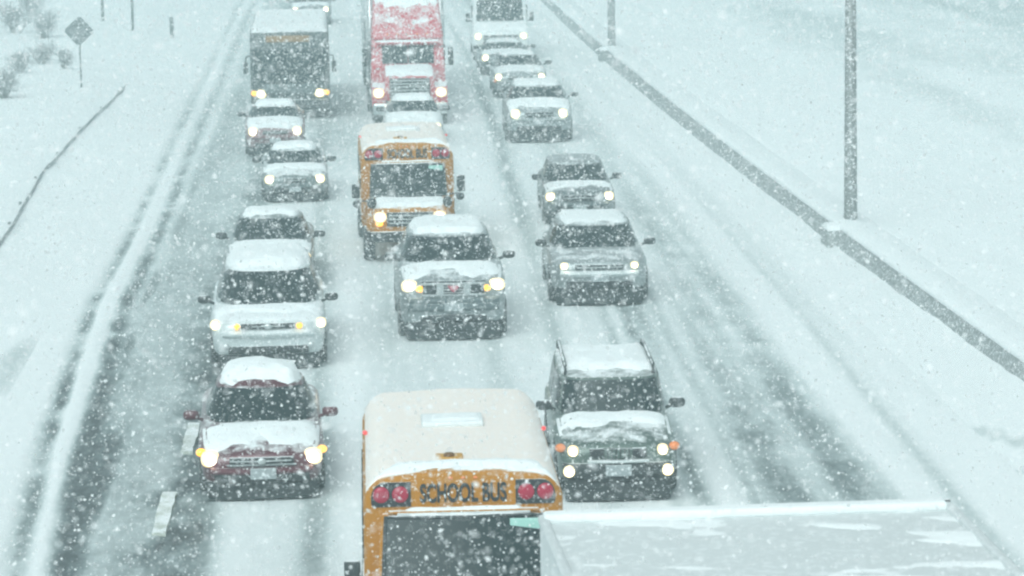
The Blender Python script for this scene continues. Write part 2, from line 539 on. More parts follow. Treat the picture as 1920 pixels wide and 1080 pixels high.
def snow_slab(name, topf, a_rng, y_rng, thick, parent, seed, edge=0.16, n=(32, 20), rough=0.5, melt=False):
    """layer of snow over topf(x, y): lumpy, ragged where it thins out"""
    nx, ny = n
    v = []
    a = np.linspace(-1, 1, nx); b = np.linspace(0, 1, ny)
    for bj in b:
        y = y_rng[0] + (y_rng[1] - y_rng[0]) * bj
        hw = a_rng(y)
        for ai in a:
            x = ai * hw
            rg_ = 0.75 * float(vnoise(np.array(x * 6.5 + seed * 1.7), np.array(y * 6.5 - seed * 2.3), seed + 3))
            e = min((1 - abs(ai)) / edge - rg_, bj / edge - rg_, (1 - bj) / edge - rg_ * 0.6, 1.0)
            if melt: e = min(e, bj * 2.6 + (float(fbm(np.array(x * 3.1 + seed), np.array(y * 1.8 + seed), seed + 8)) - 0.55) * 3.2)
            e = 1 - (1 - max(e, 0)) ** 2.2
            nz = float(fbm(np.array(x * 2.4 + seed * 7.3), np.array(y * 2.4 + seed * 3.1), seed))
            t = thick * (e * (0.72 + rough * (nz - 0.35) * 1.9)) - 0.02 + 0.02 * e
            v.append((x, y, topf(x, y) + t))
    m = len(v)
    f = grid_faces(nx, ny)
    # underside
    for bj in b:
        y = y_rng[0] + (y_rng[1] - y_rng[0]) * bj
        hw = a_rng(y)
        for ai in a: v.append((ai * hw, y, topf(ai * hw, y) - 0.05))
    f += [tuple(i + m for i in q)[::-1] for q in grid_faces(nx, ny)]
    rim = [i for i in range(nx)] + [j * nx + nx - 1 for j in range(1, ny)] + [(ny - 1) * nx + i for i in range(nx - 2, -1, -1)] + [j * nx for j in range(ny - 2, 0, -1)]
    for i in range(len(rim)):
        p, q = rim[i], rim[(i + 1) % len(rim)]
        f.append((q, p, p + m, q + m))
    return from_data(name, v, f, S, parent)

KIND = {   # lengths from the front bumper: windscreen base, windscreen top, roof end, rear glass base, overall; roof/belt width ratios
    'sedan': dict(wb=1.10, wt=1.98, re=3.25, rb=4.00, L=4.60, kt=0.70, kb=0.95, rw=0.32, nose=(0.55, 0.70, 0.84, 0.93, 0.98)),
    'suv':   dict(wb=1.08, wt=1.78, re=4.05, rb=4.40, L=4.55, kt=0.74, kb=0.965, rw=0.35, nose=(0.60, 0.74, 0.86, 0.94, 0.985)),
    'boxy':  dict(wb=1.22, wt=1.52, re=4.15, rb=4.36, L=4.48, kt=0.84, kb=0.975, rw=0.37, nose=(0.74, 0.84, 0.92, 0.965, 0.99)),
    'van':   dict(wb=0.88, wt=1.72, re=4.50, rb=4.80, L=4.95, kt=0.745, kb=0.965, rw=0.34, nose=(0.58, 0.72, 0.85, 0.935, 0.98)),
}

def car(name, label, cat, kind, anchor, wpx, rows, paint, rz=0.0, hl=None, roof_snow=0.11, hood_snow=0.05, hood_range=(0.1, 1.0),
        glass_rows=None, group='cars queuing in the snow', detail=2, lamp=(0.66, 0.70), lamp_size=(0.13, 0.10), seed=1, mirror_mat=None,
        front=None, amber=None, snow_back=0.0):
    """anchor: pixel (x, y) of the middle of the front at height z; rows: nose top, windscreen base, windscreen top, roof crown"""
    K = KIND[kind]
    ax, ay, az = anchor
    X, Y = at(ax, ay, az)
    xa, _ = at(ax - wpx / 2, ay, az); xb, _ = at(ax + wpx / 2, ay, az)
    W = (xb - xa) / 2
    T = thing(name, label, cat, (X, Y, 0.03), rz, group)
    zn = height_at(X, Y + 0.15, rows[0]); zb = height_at(X, Y + K['wb'], rows[1]); zt = height_at(X, Y + K['wt'], rows[2])
    zr = height_at(X, Y + (K['wt'] + K['re']) / 2 - 0.2, rows[3])
    zr = max(zr, zt + 0.05)
    print(f"{name:16s} X={X:6.2f} Y={Y:6.1f} W={2*W:.2f} nose={zn:.2f} belt={zb:.2f} glass top={zt:.2f} roof={zr:.2f}")
    zb = max(zb, zn + 0.05)
    L, wbY, wtY = K['L'], K['wb'], K['wt']
    rw = K['rw']; y1, y2 = 0.82, L - 0.92; ra = rw + 0.06
    zlow = 0.22 if kind in ('sedan', 'van') else 0.30

    def hw(y): return W * float(np.interp(y, [0, 0.03, 0.10, 0.25, 0.6, 1.0, L - 0.5, L - 0.15, L - 0.04, L], [*K['nose'], 1, 1, 0.965, 0.93, 0.85]))
    def ztop(y): return float(np.interp(y, [0, 0.03, 0.08, 0.16, 0.35, (wbY + 0.35) / 2, wbY, wbY + 0.8, L - 0.3, L - 0.06, L],
                                        [zn - 0.16, zn - 0.09, zn - 0.035, zn, zn + (zb - zn) * 0.30, zn + (zb - zn) * 0.66, zb, zb + 0.02, zb + 0.03, zb - 0.03, zb - 0.12]))
    def zlo(y):
        z = float(np.interp(y, [0, 0.06, 0.2, L - 0.2, L], [zlow + 0.09, zlow + 0.03, zlow, zlow, zlow + 0.08]))
        for yw in (y1, y2):
            d = abs(y - yw)
            if d < ra: z = max(z, rw + math.sqrt(ra * ra - d * d))
        return z
    st = sorted(set([0, 0.03, 0.08, 0.16, 0.3, 0.36] + [yw + ra * k for yw in (y1, y2) for k in (-1.02, -0.98, -0.8, -0.45, 0, 0.45, 0.8, 0.98, 1.02)]
                    + [wbY, wbY + 0.25, 2.0, 2.5, 3.0, L - 0.3, L - 0.12, L - 0.04, L]))
    rings = []
    for y in st:
        w, b, t = hw(y), zlo(y), ztop(y)
        h = [(0, b), (0.55 * w, b), (0.93 * w, b), (0.985 * w, max(b, min(0.34, t - 0.14))), (1.0 * w, max(b, min(0.52, t - 0.12))), (0.995 * w, max(b, t - 0.17)),
             (0.975 * w, max(b, t - 0.11)), (0.92 * w, max(b, t - 0.058)), (0.80 * w, max(b, t - 0.018)), (0.5 * w, max(b, t + 0.018)), (0, max(b, t + 0.034))]
        ring = [(x, y, z) for x, z in h] + [(-x, y, z) for x, z in h[-2:0:-1]]
        rings.append(ring)
    v, f = loft(rings)
    from_data('body', v, f, paint, T, sub=1)

    # ---- cabin
    def sec(t):
        return (W * (K['kb'] * 0.97 + (K['kt'] - K['kb'] * 0.97) * t), wbY + (wtY - wbY) * t, K['rb'] + (K['re'] - K['rb']) * t, (zb - 0.05) + (zt - zb + 0.05) * t)
    NE = 3.4 if kind != 'boxy' else 5.5
    def cabp(s, t):          # s: ring angle, front at -90 deg
        w, yf, yr, z = sec(t)
        yc, hl_ = (yf + yr) / 2, (yr - yf) / 2
        return (w * spow(math.cos(s), 2 / NE), yc + hl_ * spow(math.sin(s), 2 / NE), z)
    n = 40
    angs = [2 * math.pi * k / n for k in range(n)]
    rings = [[cabp(a, t) for a in angs] for t in (0, 0.25, 0.5, 0.75, 0.93, 1.0)]
    w1, yf1, yr1, _ = sec(1.0)
    for k in (0.975, 0.93, 0.82, 0.6, 0.3, 0.08):
        yc = (yf1 + yr1) / 2
        rings.append([(w1 * k * spow(math.cos(a), 2 / NE), yc + (yr1 - yf1) / 2 * k * spow(math.sin(a), 2 / NE), zt + (zr - zt) * (1 - k ** 3)) for a in angs])
    v, f = loft(rings)
    from_data('cabin', v, f, paint, T)
    def patch(nm, pf, nu, nv, off=0.010):
        P = np.array([[pf(i / (nu - 1), j / (nv - 1)) for i in range(nu)] for j in range(nv)])
        du = np.gradient(P, axis=1); dv = np.gradient(P, axis=0)
        N = np.cross(du, dv); N /= np.linalg.norm(N, axis=2, keepdims=True) + 1e-9
        cen = np.array([0, (wbY + K['rb']) / 2, zb])
        sg = np.sign(((P - cen) * N).sum(2).mean())
        Q = P + N * off * sg
        fs = grid_faces(nu, nv)
        return from_data(nm, Q.reshape(-1, 3), fs if sg > 0 else [q[::-1] for q in fs], GLASS, T)
    def fr(u, t, lim=0.90):
        w, yf, yr, z = sec(t)
        a = (2 * u - 1) * lim
        yc, h2 = (yf + yr) / 2, (yr - yf) / 2
        return (a * w, yc - h2 * (1 - abs(a) ** NE) ** (1 / NE), z)
    patch('windshield', lambda u, q: fr(u, 0.10 + 0.84 * q), 17, 7)
    patch('rear_window', lambda u, q: (lambda p: (p[0], sec(0.2 + 0.7 * q)[1] + sec(0.2 + 0.7 * q)[2] - p[1], p[2]))(fr(u, 0.2 + 0.7 * q, 0.86)), 11, 4)
    def sd(sg, b0, b1, u, q, t0=0.16, t1=0.9):
        t = t0 + (t1 - t0) * q
        w, yf, yr, z = sec(t)
        b = b0 + (b1 - b0) * u
        return (sg * w * (1 - abs(b) ** NE) ** (1 / NE), (yf + yr) / 2 + b * (yr - yf) / 2, z)
    for sg in (-1, 1):
        for (b0, b1) in ((-0.80, -0.08), (0.0, 0.74)):
            patch('side_window', lambda u, q: sd(sg, b0, b1, u, q), 9, 4)
    # ---- wheels
    for sg in (-1, 1):
        for yw in (y1, y2): wheel(T, sg * (W - 0.12), yw, rw)
    # ---- mirrors
    mm = mirror_mat or BLACK
    for sg in (-1, 1):
        my = wbY + 0.34
        mz = zb + 0.10
        mo = ellip('mirror', (sg * (W + 0.10), my, mz), (0.115, 0.07, 0.075), mm, T, power=0.75)
        tube('mirror_stalk', [(sg * (W * 0.93), my + 0.03, mz - 0.08), (sg * (W + 0.04), my + 0.02, mz - 0.03)], 0.025, mm, mo)
    # ---- lamps
    NO = K['nose']
    def nosey(a): return float(np.interp(abs(a), [0, 0.3, *NO], [-0.03, -0.02, 0.0, 0.03, 0.10, 0.25, 0.5]))
    lx, lz = lamp
    lz = zn - 0.10 if lz is None else lz
    lit = hl if hl is not None else True
    for sg in (-1, 1):
        yl = nosey(lx) + 0.012
        hd = ellip('headlight', (sg * lx * W, yl + 0.05, lz), (lamp_size[0] * 0.90, 0.09, lamp_size[1] * 0.92), LAMPRIM, T, power=0.8)
        ellip('lens', (sg * lx * W, yl + 0.02, lz), (lamp_size[0] * 0.66, 0.09, lamp_size[1] * 0.70), LAMP, hd, power=0.9)
        if amber:
            ex, ez, er, am = amber
            ya = nosey(abs(ex))
            ellip('turn_signal', (sg * ex * W, ya + 0.015, lz + ez), (er, 0.07, er * 0.8), am, T)
    # ---- wipers
    if detail >= 2:
        for x0 in (-0.45, 0.15):
            a0, a1 = fr(0.5 + x0 / 2, 0.07), fr(0.5 + (x0 + 0.38) / 2, 0.16)
            tube('wiper', [(a0[0], a0[1] - 0.03, a0[2] + 0.01), (a1[0], a1[1] - 0.03, a1[2] + 0.02)], 0.012, BLACK, T, 6)
    # ---- front end
    def blk(nm, xf, z, wf, hgt, mat, y=0.0, dep=0.12, bev=0.03, par=None):
        # bar that follows the rounded nose
        hh, b_ = hgt / 2, min(bev, hgt * 0.4, dep * 0.4)
        prof = [(b_, -hh), (0, -hh + b_), (0, hh - b_), (b_, hh), (dep, hh), (dep, -hh)]
        nc = max(3, int(wf * 20))
        rg = []
        for i in range(nc + 1):
            a = xf - wf + 2 * wf * i / nc
            rg.append([(a * W, y - 0.02 + nosey(a) + p[0], z + p[1]) for p in prof])
        v_, f_ = loft(rg)
        return from_data(nm, v_, f_, mat, par or T, False)
    blk('lower_valance', 0, (zlow + 0.10) / 2, 0.86, zlow + 0.02, BLACK, y=0.03, dep=0.25, bev=0.03)
    if front: front(T, W, zn, zlow, blk)
    # ---- snow
    def bodytop(x, y): return ztop(y) + 0.028 - 0.085 * (abs(x) / max(hw(y), .1)) ** 3.2
    if hood_snow > 0:
        y0 = 0.10 + (wbY - 0.10) * hood_range[0]; yy1 = 0.10 + (wbY + 0.12 - 0.10) * hood_range[1]
        snow_slab('hood_snow', bodytop, lambda y: hw(y) * 0.93, (y0, yy1), hood_snow * 0.8, T, seed, melt=True)
    if roof_snow > 0:
        yc = (yf1 + yr1) / 2
        def rooftop(x, y):
            k = max(abs(x) / w1, abs(y - yc) / ((yr1 - yf1) / 2))
            return zt + (zr - zt) * (1 - min(k, 1) ** 3) - 0.01
        def rhw(y):
            b = min(abs(y - yc) / ((yr1 - yf1) / 2), 0.999)
            return w1 * 0.985 * (1 - b ** NE) ** (1 / NE)
        snow_slab('roof_snow', rooftop, rhw, (yf1 + 0.01 + snow_back, yr1 - 0.03), roof_snow * 0.85, T, seed + 5, edge=0.11, n=(34, 30), rough=0.55)
    T['w'] = W
    del T['w']
    return T, W, dict(zn=zn, zb=zb, zt=zt, zr=zr, bodytop=bodytop, hw=hw, fr=fr, sec=sec)

# paints
P_MAROON = snowy('maroon_paint', (0.085, 0.003, 0.014), 0.3, 0.1, up=0.84, clump=0.33, coat=0.5)
P_SILVER = snowy('silver_paint', (0.27, 0.305, 0.31), 0.35, 0.35, up=0.90, clump=0.38, coat=0.3)
P_LIGHT = snowy('pale_silver_paint', (0.55, 0.60, 0.60), 0.35, 0.2, up=0.67, clump=0.38, coat=0.3)
P_GREY = snowy('grey_paint', (0.12, 0.145, 0.15), 0.35, 0.3, up=0.95, clump=0.36, coat=0.3)
P_STEEL = snowy('steel_grey_paint', (0.13, 0.16, 0.165), 0.35, 0.3, up=0.77, clump=0.37, coat=0.3)
P_GREEN = snowy('dark_green_paint', (0.085, 0.125, 0.108), 0.35, 0.2, up=0.88, clump=0.35, coat=0.3)
P_WHITE = snowy('white_paint', (0.66, 0.70, 0.70), 0.4, 0.0, up=0.72, clump=0.36, coat=0.3)
P_ROSE = snowy('dull_red_paint', (0.16, 0.05, 0.06), 0.35, 0.1, up=0.72, clump=0.42, coat=0.3)

def fr_maroon(T, W, zn, zl, blk):
    g = blk('grille', 0, zn - 0.115, 0.50, 0.085, DARKIN, y=-0.01)
    blk('grille_bar', 0, zn - 0.115, 0.46, 0.018, CHROME, y=-0.022, bev=0.006, par=g)
    blk('grille_trim', 0, zn - 0.172, 0.54, 0.022, P_SILVER, y=-0.014, bev=0.01, par=g)
    blk('bumper', 0, zn - 0.27, 0.80, 0.12, P_MAROON, y=-0.035, dep=0.2, bev=0.05)
    blk('licence_plate', 0.02, zn - 0.285, 0.20, 0.15, PLATE, y=-0.055, dep=0.03, bev=0.008)
    blk('air_intake', 0, zl + 0.13, 0.74, 0.17, DARKIN, y=-0.02)
    for s in (-1, 1): blk('fog_lamp', s * 0.60, zl + 0.16, 0.11, 0.09, BLACK, y=-0.025)
    blk('air_dam', 0, zl - 0.02, 0.78, 0.16, BLACK, y=0.03, dep=0.2)
    ellip('emblem', (0, -0.065, zn - 0.115), (0.06, 0.02, 0.045), CHROME, T)

def fr_van(T, W, zn, zl, blk):
    g = blk('grille', 0, zn - 0.10, 0.46, 0.09, DARKIN, y=-0.012)
    for s in (-1, 1): blk('grille_bar', s * 0.115, zn - 0.10, 0.17, 0.016, CHROME, y=-0.024, bev=0.006, par=g)
    ellip('emblem', (0, -0.065, zn - 0.10), (0.07, 0.02, 0.045), CHROME, T)
    for s in (-1, 1): ellip('turn_signal', (s * 0.53 * W, -0.03, zn - 0.10), (0.055, 0.03, 0.05), AMBER, T)
    blk('bumper', 0, zn - 0.235, 0.78, 0.13, P_LIGHT, y=-0.04, dep=0.2, bev=0.05)
    blk('air_intake', 0, zl + 0.14, 0.68, 0.13, DARKIN, y=-0.025)
    for s in (-1, 1): ellip('fog_lamp', (s * 0.72 * W, 0.0, zl + 0.20), (0.065, 0.03, 0.055), CHROME, T)
    blk('air_dam', 0, zl - 0.02, 0.74, 0.12, BLACK, y=0.02, dep=0.2)

def fr_plain(paint, gw=0.5, gh=0.10, low=True):
    def fn(T, W, zn, zl, blk):
        g = blk('grille', 0, zn - 0.12, gw, gh, DARKIN, y=-0.012)
        blk('grille_bar', 0, zn - 0.12, gw * 0.94, 0.02, CHROME, y=-0.024, bev=0.006, par=g)
        blk('bumper', 0, zn - 0.12 - gh / 2 - 0.085, 0.78, 0.12, paint, y=-0.035, dep=0.2, bev=0.05)
        if low: blk('air_intake', 0, zl + 0.12, 0.66, 0.13, DARKIN, y=-0.02)
        blk('licence_plate', 0, zn - 0.33, 0.18, 0.12, PLATE, y=-0.05, dep=0.03, bev=0.008)
        blk('air_dam', 0, zl - 0.02, 0.74, 0.12, BLACK, y=0.03, dep=0.2)
    return fn

def fr_truckish(T, W, zn, zl, blk):          # the white SUV with a tall framed grille and a red emblem
    g = blk('grille', 0, zn - 0.15, 0.56, 0.22, DARKIN, y=-0.015)
    for dz in (0.10, -0.10): blk('grille_frame', 0, zn - 0.15 + dz, 0.58, 0.035, CHROME, y=-0.03, bev=0.01, par=g)
    for s in (-1, 1):
        blk('grille_frame', s * 0.275, zn - 0.15, 0.035, 0.23, CHROME, y=-0.03, bev=0.01, par=g)
        blk('grille_frame', s * 0.21, zn - 0.15, 0.03, 0.2, CHROME, y=-0.03, bev=0.01, par=g)
        for dz in (0.045, -0.005, -0.055): blk('grille_bar', s * 0.11, zn - 0.15 + dz, 0.15, 0.016, CHROME, y=-0.026, bev=0.006, par=g)
    # red emblem: a stubby V
    red = plain('red_emblem', (0.45, 0.02, 0.06), 0.35)
    v = [(-0.085, 0, 0.04), (0.085, 0, 0.04), (0.06, 0, 0.0), (0.018, 0, -0.05), (-0.018, 0, -0.05), (-0.06, 0, 0.0)]
    P = [(x * 1.25, -0.095, z * 1.2 + zn - 0.13) for x, _, z in v] + [(x * 1.25, -0.03, z * 1.2 + zn - 0.13) for x, _, z in v]
    f = [tuple(range(6)), tuple(range(11, 5, -1))] + [(i, i + 6, (i + 1) % 6 + 6, (i + 1) % 6) for i in range(6)]
    from_data('emblem', P, f, red, T, False)
    blk('hood_lip', 0, zn - 0.015, 0.58, 0.03, BLACK, y=0.0, dep=0.06, bev=0.01)
    for s in (-1, 1): blk('bumper_upper', s * 0.46, zn - 0.36, 0.38, 0.12, P_STEEL, y=-0.03, dep=0.2, bev=0.04)
    blk('bumper', 0, zn - 0.46, 0.84, 0.17, P_STEEL, y=-0.05, dep=0.24, bev=0.05)
    blk('licence_plate', 0.0, zn - 0.46, 0.17, 0.14, PLATE, y=-0.07, dep=0.03, bev=0.008)
    blk('air_intake', 0, zl + 0.12, 0.6, 0.12, DARKIN, y=-0.03)
    for s in (-1, 1): ellip('fog_lamp', (s * 0.55 * W, -0.02, zl + 0.13), (0.07, 0.03, 0.06), CHROME, T)
    blk('air_dam', 0, zl - 0.04, 0.82, 0.14, BLACK, y=0.0, dep=0.3)

def fr_jeep(T, W, zn, zl, blk):
    g = blk('grille', 0, zn - 0.13, 0.46, 0.13, DARKIN, y=-0.015)
    for k in range(7): blk('grille_slat', -0.36 / 2 * 1.15 + k * 0.069, zn - 0.13, 0.022, 0.13, P_GREEN, y=-0.03, bev=0.008, par=g)
    blk('bumper_ledge', 0, zn - 0.235, 0.50, 0.04, P_LIGHT, y=-0.045, dep=0.1, bev=0.012)
    blk('bumper', 0, zn - 0.36, 0.90, 0.20, BLACK, y=-0.05, dep=0.26, bev=0.05)
    blk('licence_plate', 0.0, zn - 0.35, 0.21, 0.15, PLATE, y=-0.075, dep=0.03, bev=0.008)
    for s in (-1, 1):
        fg = ellip('fog_lamp', (s * 0.80 * W, -0.05, zn - 0.36), (0.085, 0.05, 0.085), LAMPRIM, T)
        ellip('lens', (s * 0.80 * W, -0.07, zn - 0.36), (0.062, 0.05, 0.062), LAMP, fg)
    blk('air_intake', 0, zl + 0.08, 0.56, 0.12, DARKIN, y=-0.03)
    blk('skid_plate', 0, zl - 0.05, 0.66, 0.14, BLACK, y=0.02, dep=0.3)

Q = 'cars queuing in the left lane'
car('dark_red_car', 'dark red car with thick snow on its roof and bonnet, ahead of the pale minivan', 'car', 'sedan', (493, 945, 0), 240, (848, 800, 727, 694),
    P_MAROON, rz=R(1.5), roof_snow=0.13, hood_snow=0.05, hood_range=(0.02, 1.0), lamp=(0.80, None), lamp_size=(0.145, 0.13), amber=(0.95, 0.05, 0.07, AMBER),
    seed=3, mirror_mat=P_MAROON, front=fr_maroon, group=None)
car('minivan', 'pale silver minivan right behind the dark red car', 'minivan', 'van', (505, 698, 0), 220, (601, 578, 508, 478),
    P_LIGHT, rz=R(1.0), roof_snow=0.10, hood_snow=0.045, hood_range=(0.35, 1.0), lamp=(0.90, None), lamp_size=(0.10, 0.10), seed=8, front=fr_van, group=None)
car('silver_car', 'silver car mostly hidden behind the pale minivan, small dark mirrors showing', 'car', 'sedan', (508, 556, 0), 168, (476, 456, 410, 395),
    P_SILVER, rz=R(0.5), roof_snow=0.05, hood_snow=0.05, lamp=(0.78, None), seed=12, front=fr_plain(P_SILVER), group=None)
car('grey_sedan', 'small grey sedan with dark lower bumper, between the silver car and the dull red car', 'car', 'sedan', (554, 383, 0), 127, (330, 311, 284, 271),
    P_STEEL, rz=R(1.0), roof_snow=0.07, hood_snow=0.04, hood_range=(0.5, 1.0), lamp=(0.74, None), lamp_size=(0.14, 0.12), seed=17, front=fr_plain(P_STEEL, 0.34), group=None)
car('dull_red_car', 'dull reddish car dusted with snow, right in front of the city bus', 'car', 'sedan', (517, 297, 0), 114, (241, 223, 201, 191),
    P_ROSE, rz=R(1.0), roof_snow=0.07, hood_snow=0.05, lamp=(0.72, None), lamp_size=(0.15, 0.14), seed=21, front=fr_plain(P_ROSE, 0.4), group=None)
car('queuing_car', 'faint car behind the city bus with only one headlamp showing', 'car', 'sedan', (583, 50, 0), 77, (15, 6, -10, -18),
    P_GREY, roof_snow=0.08, hood_snow=0.05, lamp=(0.74, None), lamp_size=(0.15, 0.14), seed=25, front=fr_plain(P_GREY), group=None)

car('white_suv', 'white SUV with tall framed grille and red emblem, between the two school buses', 'SUV', 'suv', (852, 643, 0), 206, (527, 497, 444, 424),
    P_SILVER, rz=R(0.3), roof_snow=0.11, hood_snow=0.05, hood_range=(0.05, 1.0), lamp=(0.80, None), lamp_size=(0.165, 0.125), amber=(0.61, -0.045, 0.075, AMBER), seed=31, front=fr_truckish, group=None)
car('white_car', 'white car blanketed in snow, right in front of the red lorry', 'car', 'sedan', (778, 281, 0), 112, (232, 214, 190, 180),
    P_WHITE, roof_snow=0.07, hood_snow=0.07, lamp=(0.76, None), seed=36, front=fr_plain(P_WHITE), group=None)

T1, W1, I1 = car('green_suv', 'boxy dark green SUV with roof rack and four lit front lamps', 'SUV', 'boxy', (1160, 947, 0), 232, (832, 782, 712, 694),
    P_GREEN, rz=R(-1.2), roof_snow=0.10, hood_snow=0.05, hood_range=(0.40, 1.0), lamp=(0.73, None), lamp_size=(0.085, 0.085), amber=(0.93, 0.03, 0.075, AMBERDIM), seed=41, front=fr_jeep, snow_back=0.35, group=None)
for sg in (-1, 1):
    rk = tube('roof_rail', [(sg * W1 * 0.74, 1.75, I1['zt'] + 0.02), (sg * W1 * 0.74, 1.85, I1['zt'] + 0.13), (sg * W1 * 0.74, 3.9, I1['zt'] + 0.13), (sg * W1 * 0.74, 4.05, I1['zt'] + 0.02)], 0.028, BLACK, T1)
car('silver_crossover', 'silver grey crossover with pale bumper and black lower lip, behind the boxy green SUV', 'SUV', 'suv', (1125, 577, 0), 190, (490, 470, 424, 405),
    P_SILVER, rz=R(-1.5), roof_snow=0.03, hood_snow=0.0, hood_range=(0.3, 1.0), lamp=(0.70, None), lamp_size=(0.09, 0.075), seed=47, front=fr_plain(P_LIGHT, 0.48, 0.09), group=None)
car('dark_grey_suv', 'dark grey SUV with bare roof, right behind the silver grey crossover', 'SUV', 'suv', (1088, 428, 0), 138, (362, 344, 310, 302),
    P_GREY, rz=R(-1.5), roof_snow=0.0, hood_snow=0.035, hood_range=(0.3, 1.0), lamp=(0.80, None), lamp_size=(0.13, 0.115), seed=52, front=fr_plain(P_GREY, 0.5, 0.13), group=None)
car('snowy_suv', 'pale SUV with snowy roof and bonnet, just ahead of the pale sedan', 'SUV', 'suv', (1012, 270, 0), 128, (208, 188, 164, 154),
    P_SILVER, rz=R(-1.5), roof_snow=0.08, hood_snow=0.06, lamp=(0.70, None), lamp_size=(0.155, 0.15), seed=57, front=fr_plain(P_SILVER, 0.42, 0.14), group=None)
car('pale_sedan', 'pale sedan close behind the snow-covered SUV of the right lane', 'car', 'sedan', (976, 186, 0), 104, (140, 126, 105, 99),
    P_SILVER, rz=R(-1.0), roof_snow=0.06, hood_snow=0.06, lamp=(0.78, None), lamp_size=(0.14, 0.13), seed=61, front=fr_plain(P_SILVER, 0.45), amber=(0.90, -0.13, 0.07, AMBERDIM), group=None)
car('grey_car', 'grey car squeezed between the pale sedan and the white delivery van', 'car', 'sedan', (950, 144, 0), 98, (104, 95, 82, 76),
    P_GREY, roof_snow=0.06, hood_snow=0.05, lamp=(0.80, None), lamp_size=(0.15, 0.14), seed=66, front=fr_plain(P_GREY, 0.45), group=None)

# ------------------------------------------------------------------ school buses (short cutaway buses)
P_BUS = snowy('school_bus_yellow', (0.43, 0.175, 0.003), 0.5, 0.0, up=0.84, clump=0.36, coat=0.0)
P_BUSDARK = snowy('black_paint', (0.015, 0.018, 0.02), 0.5, 0.0, clump=0.33)

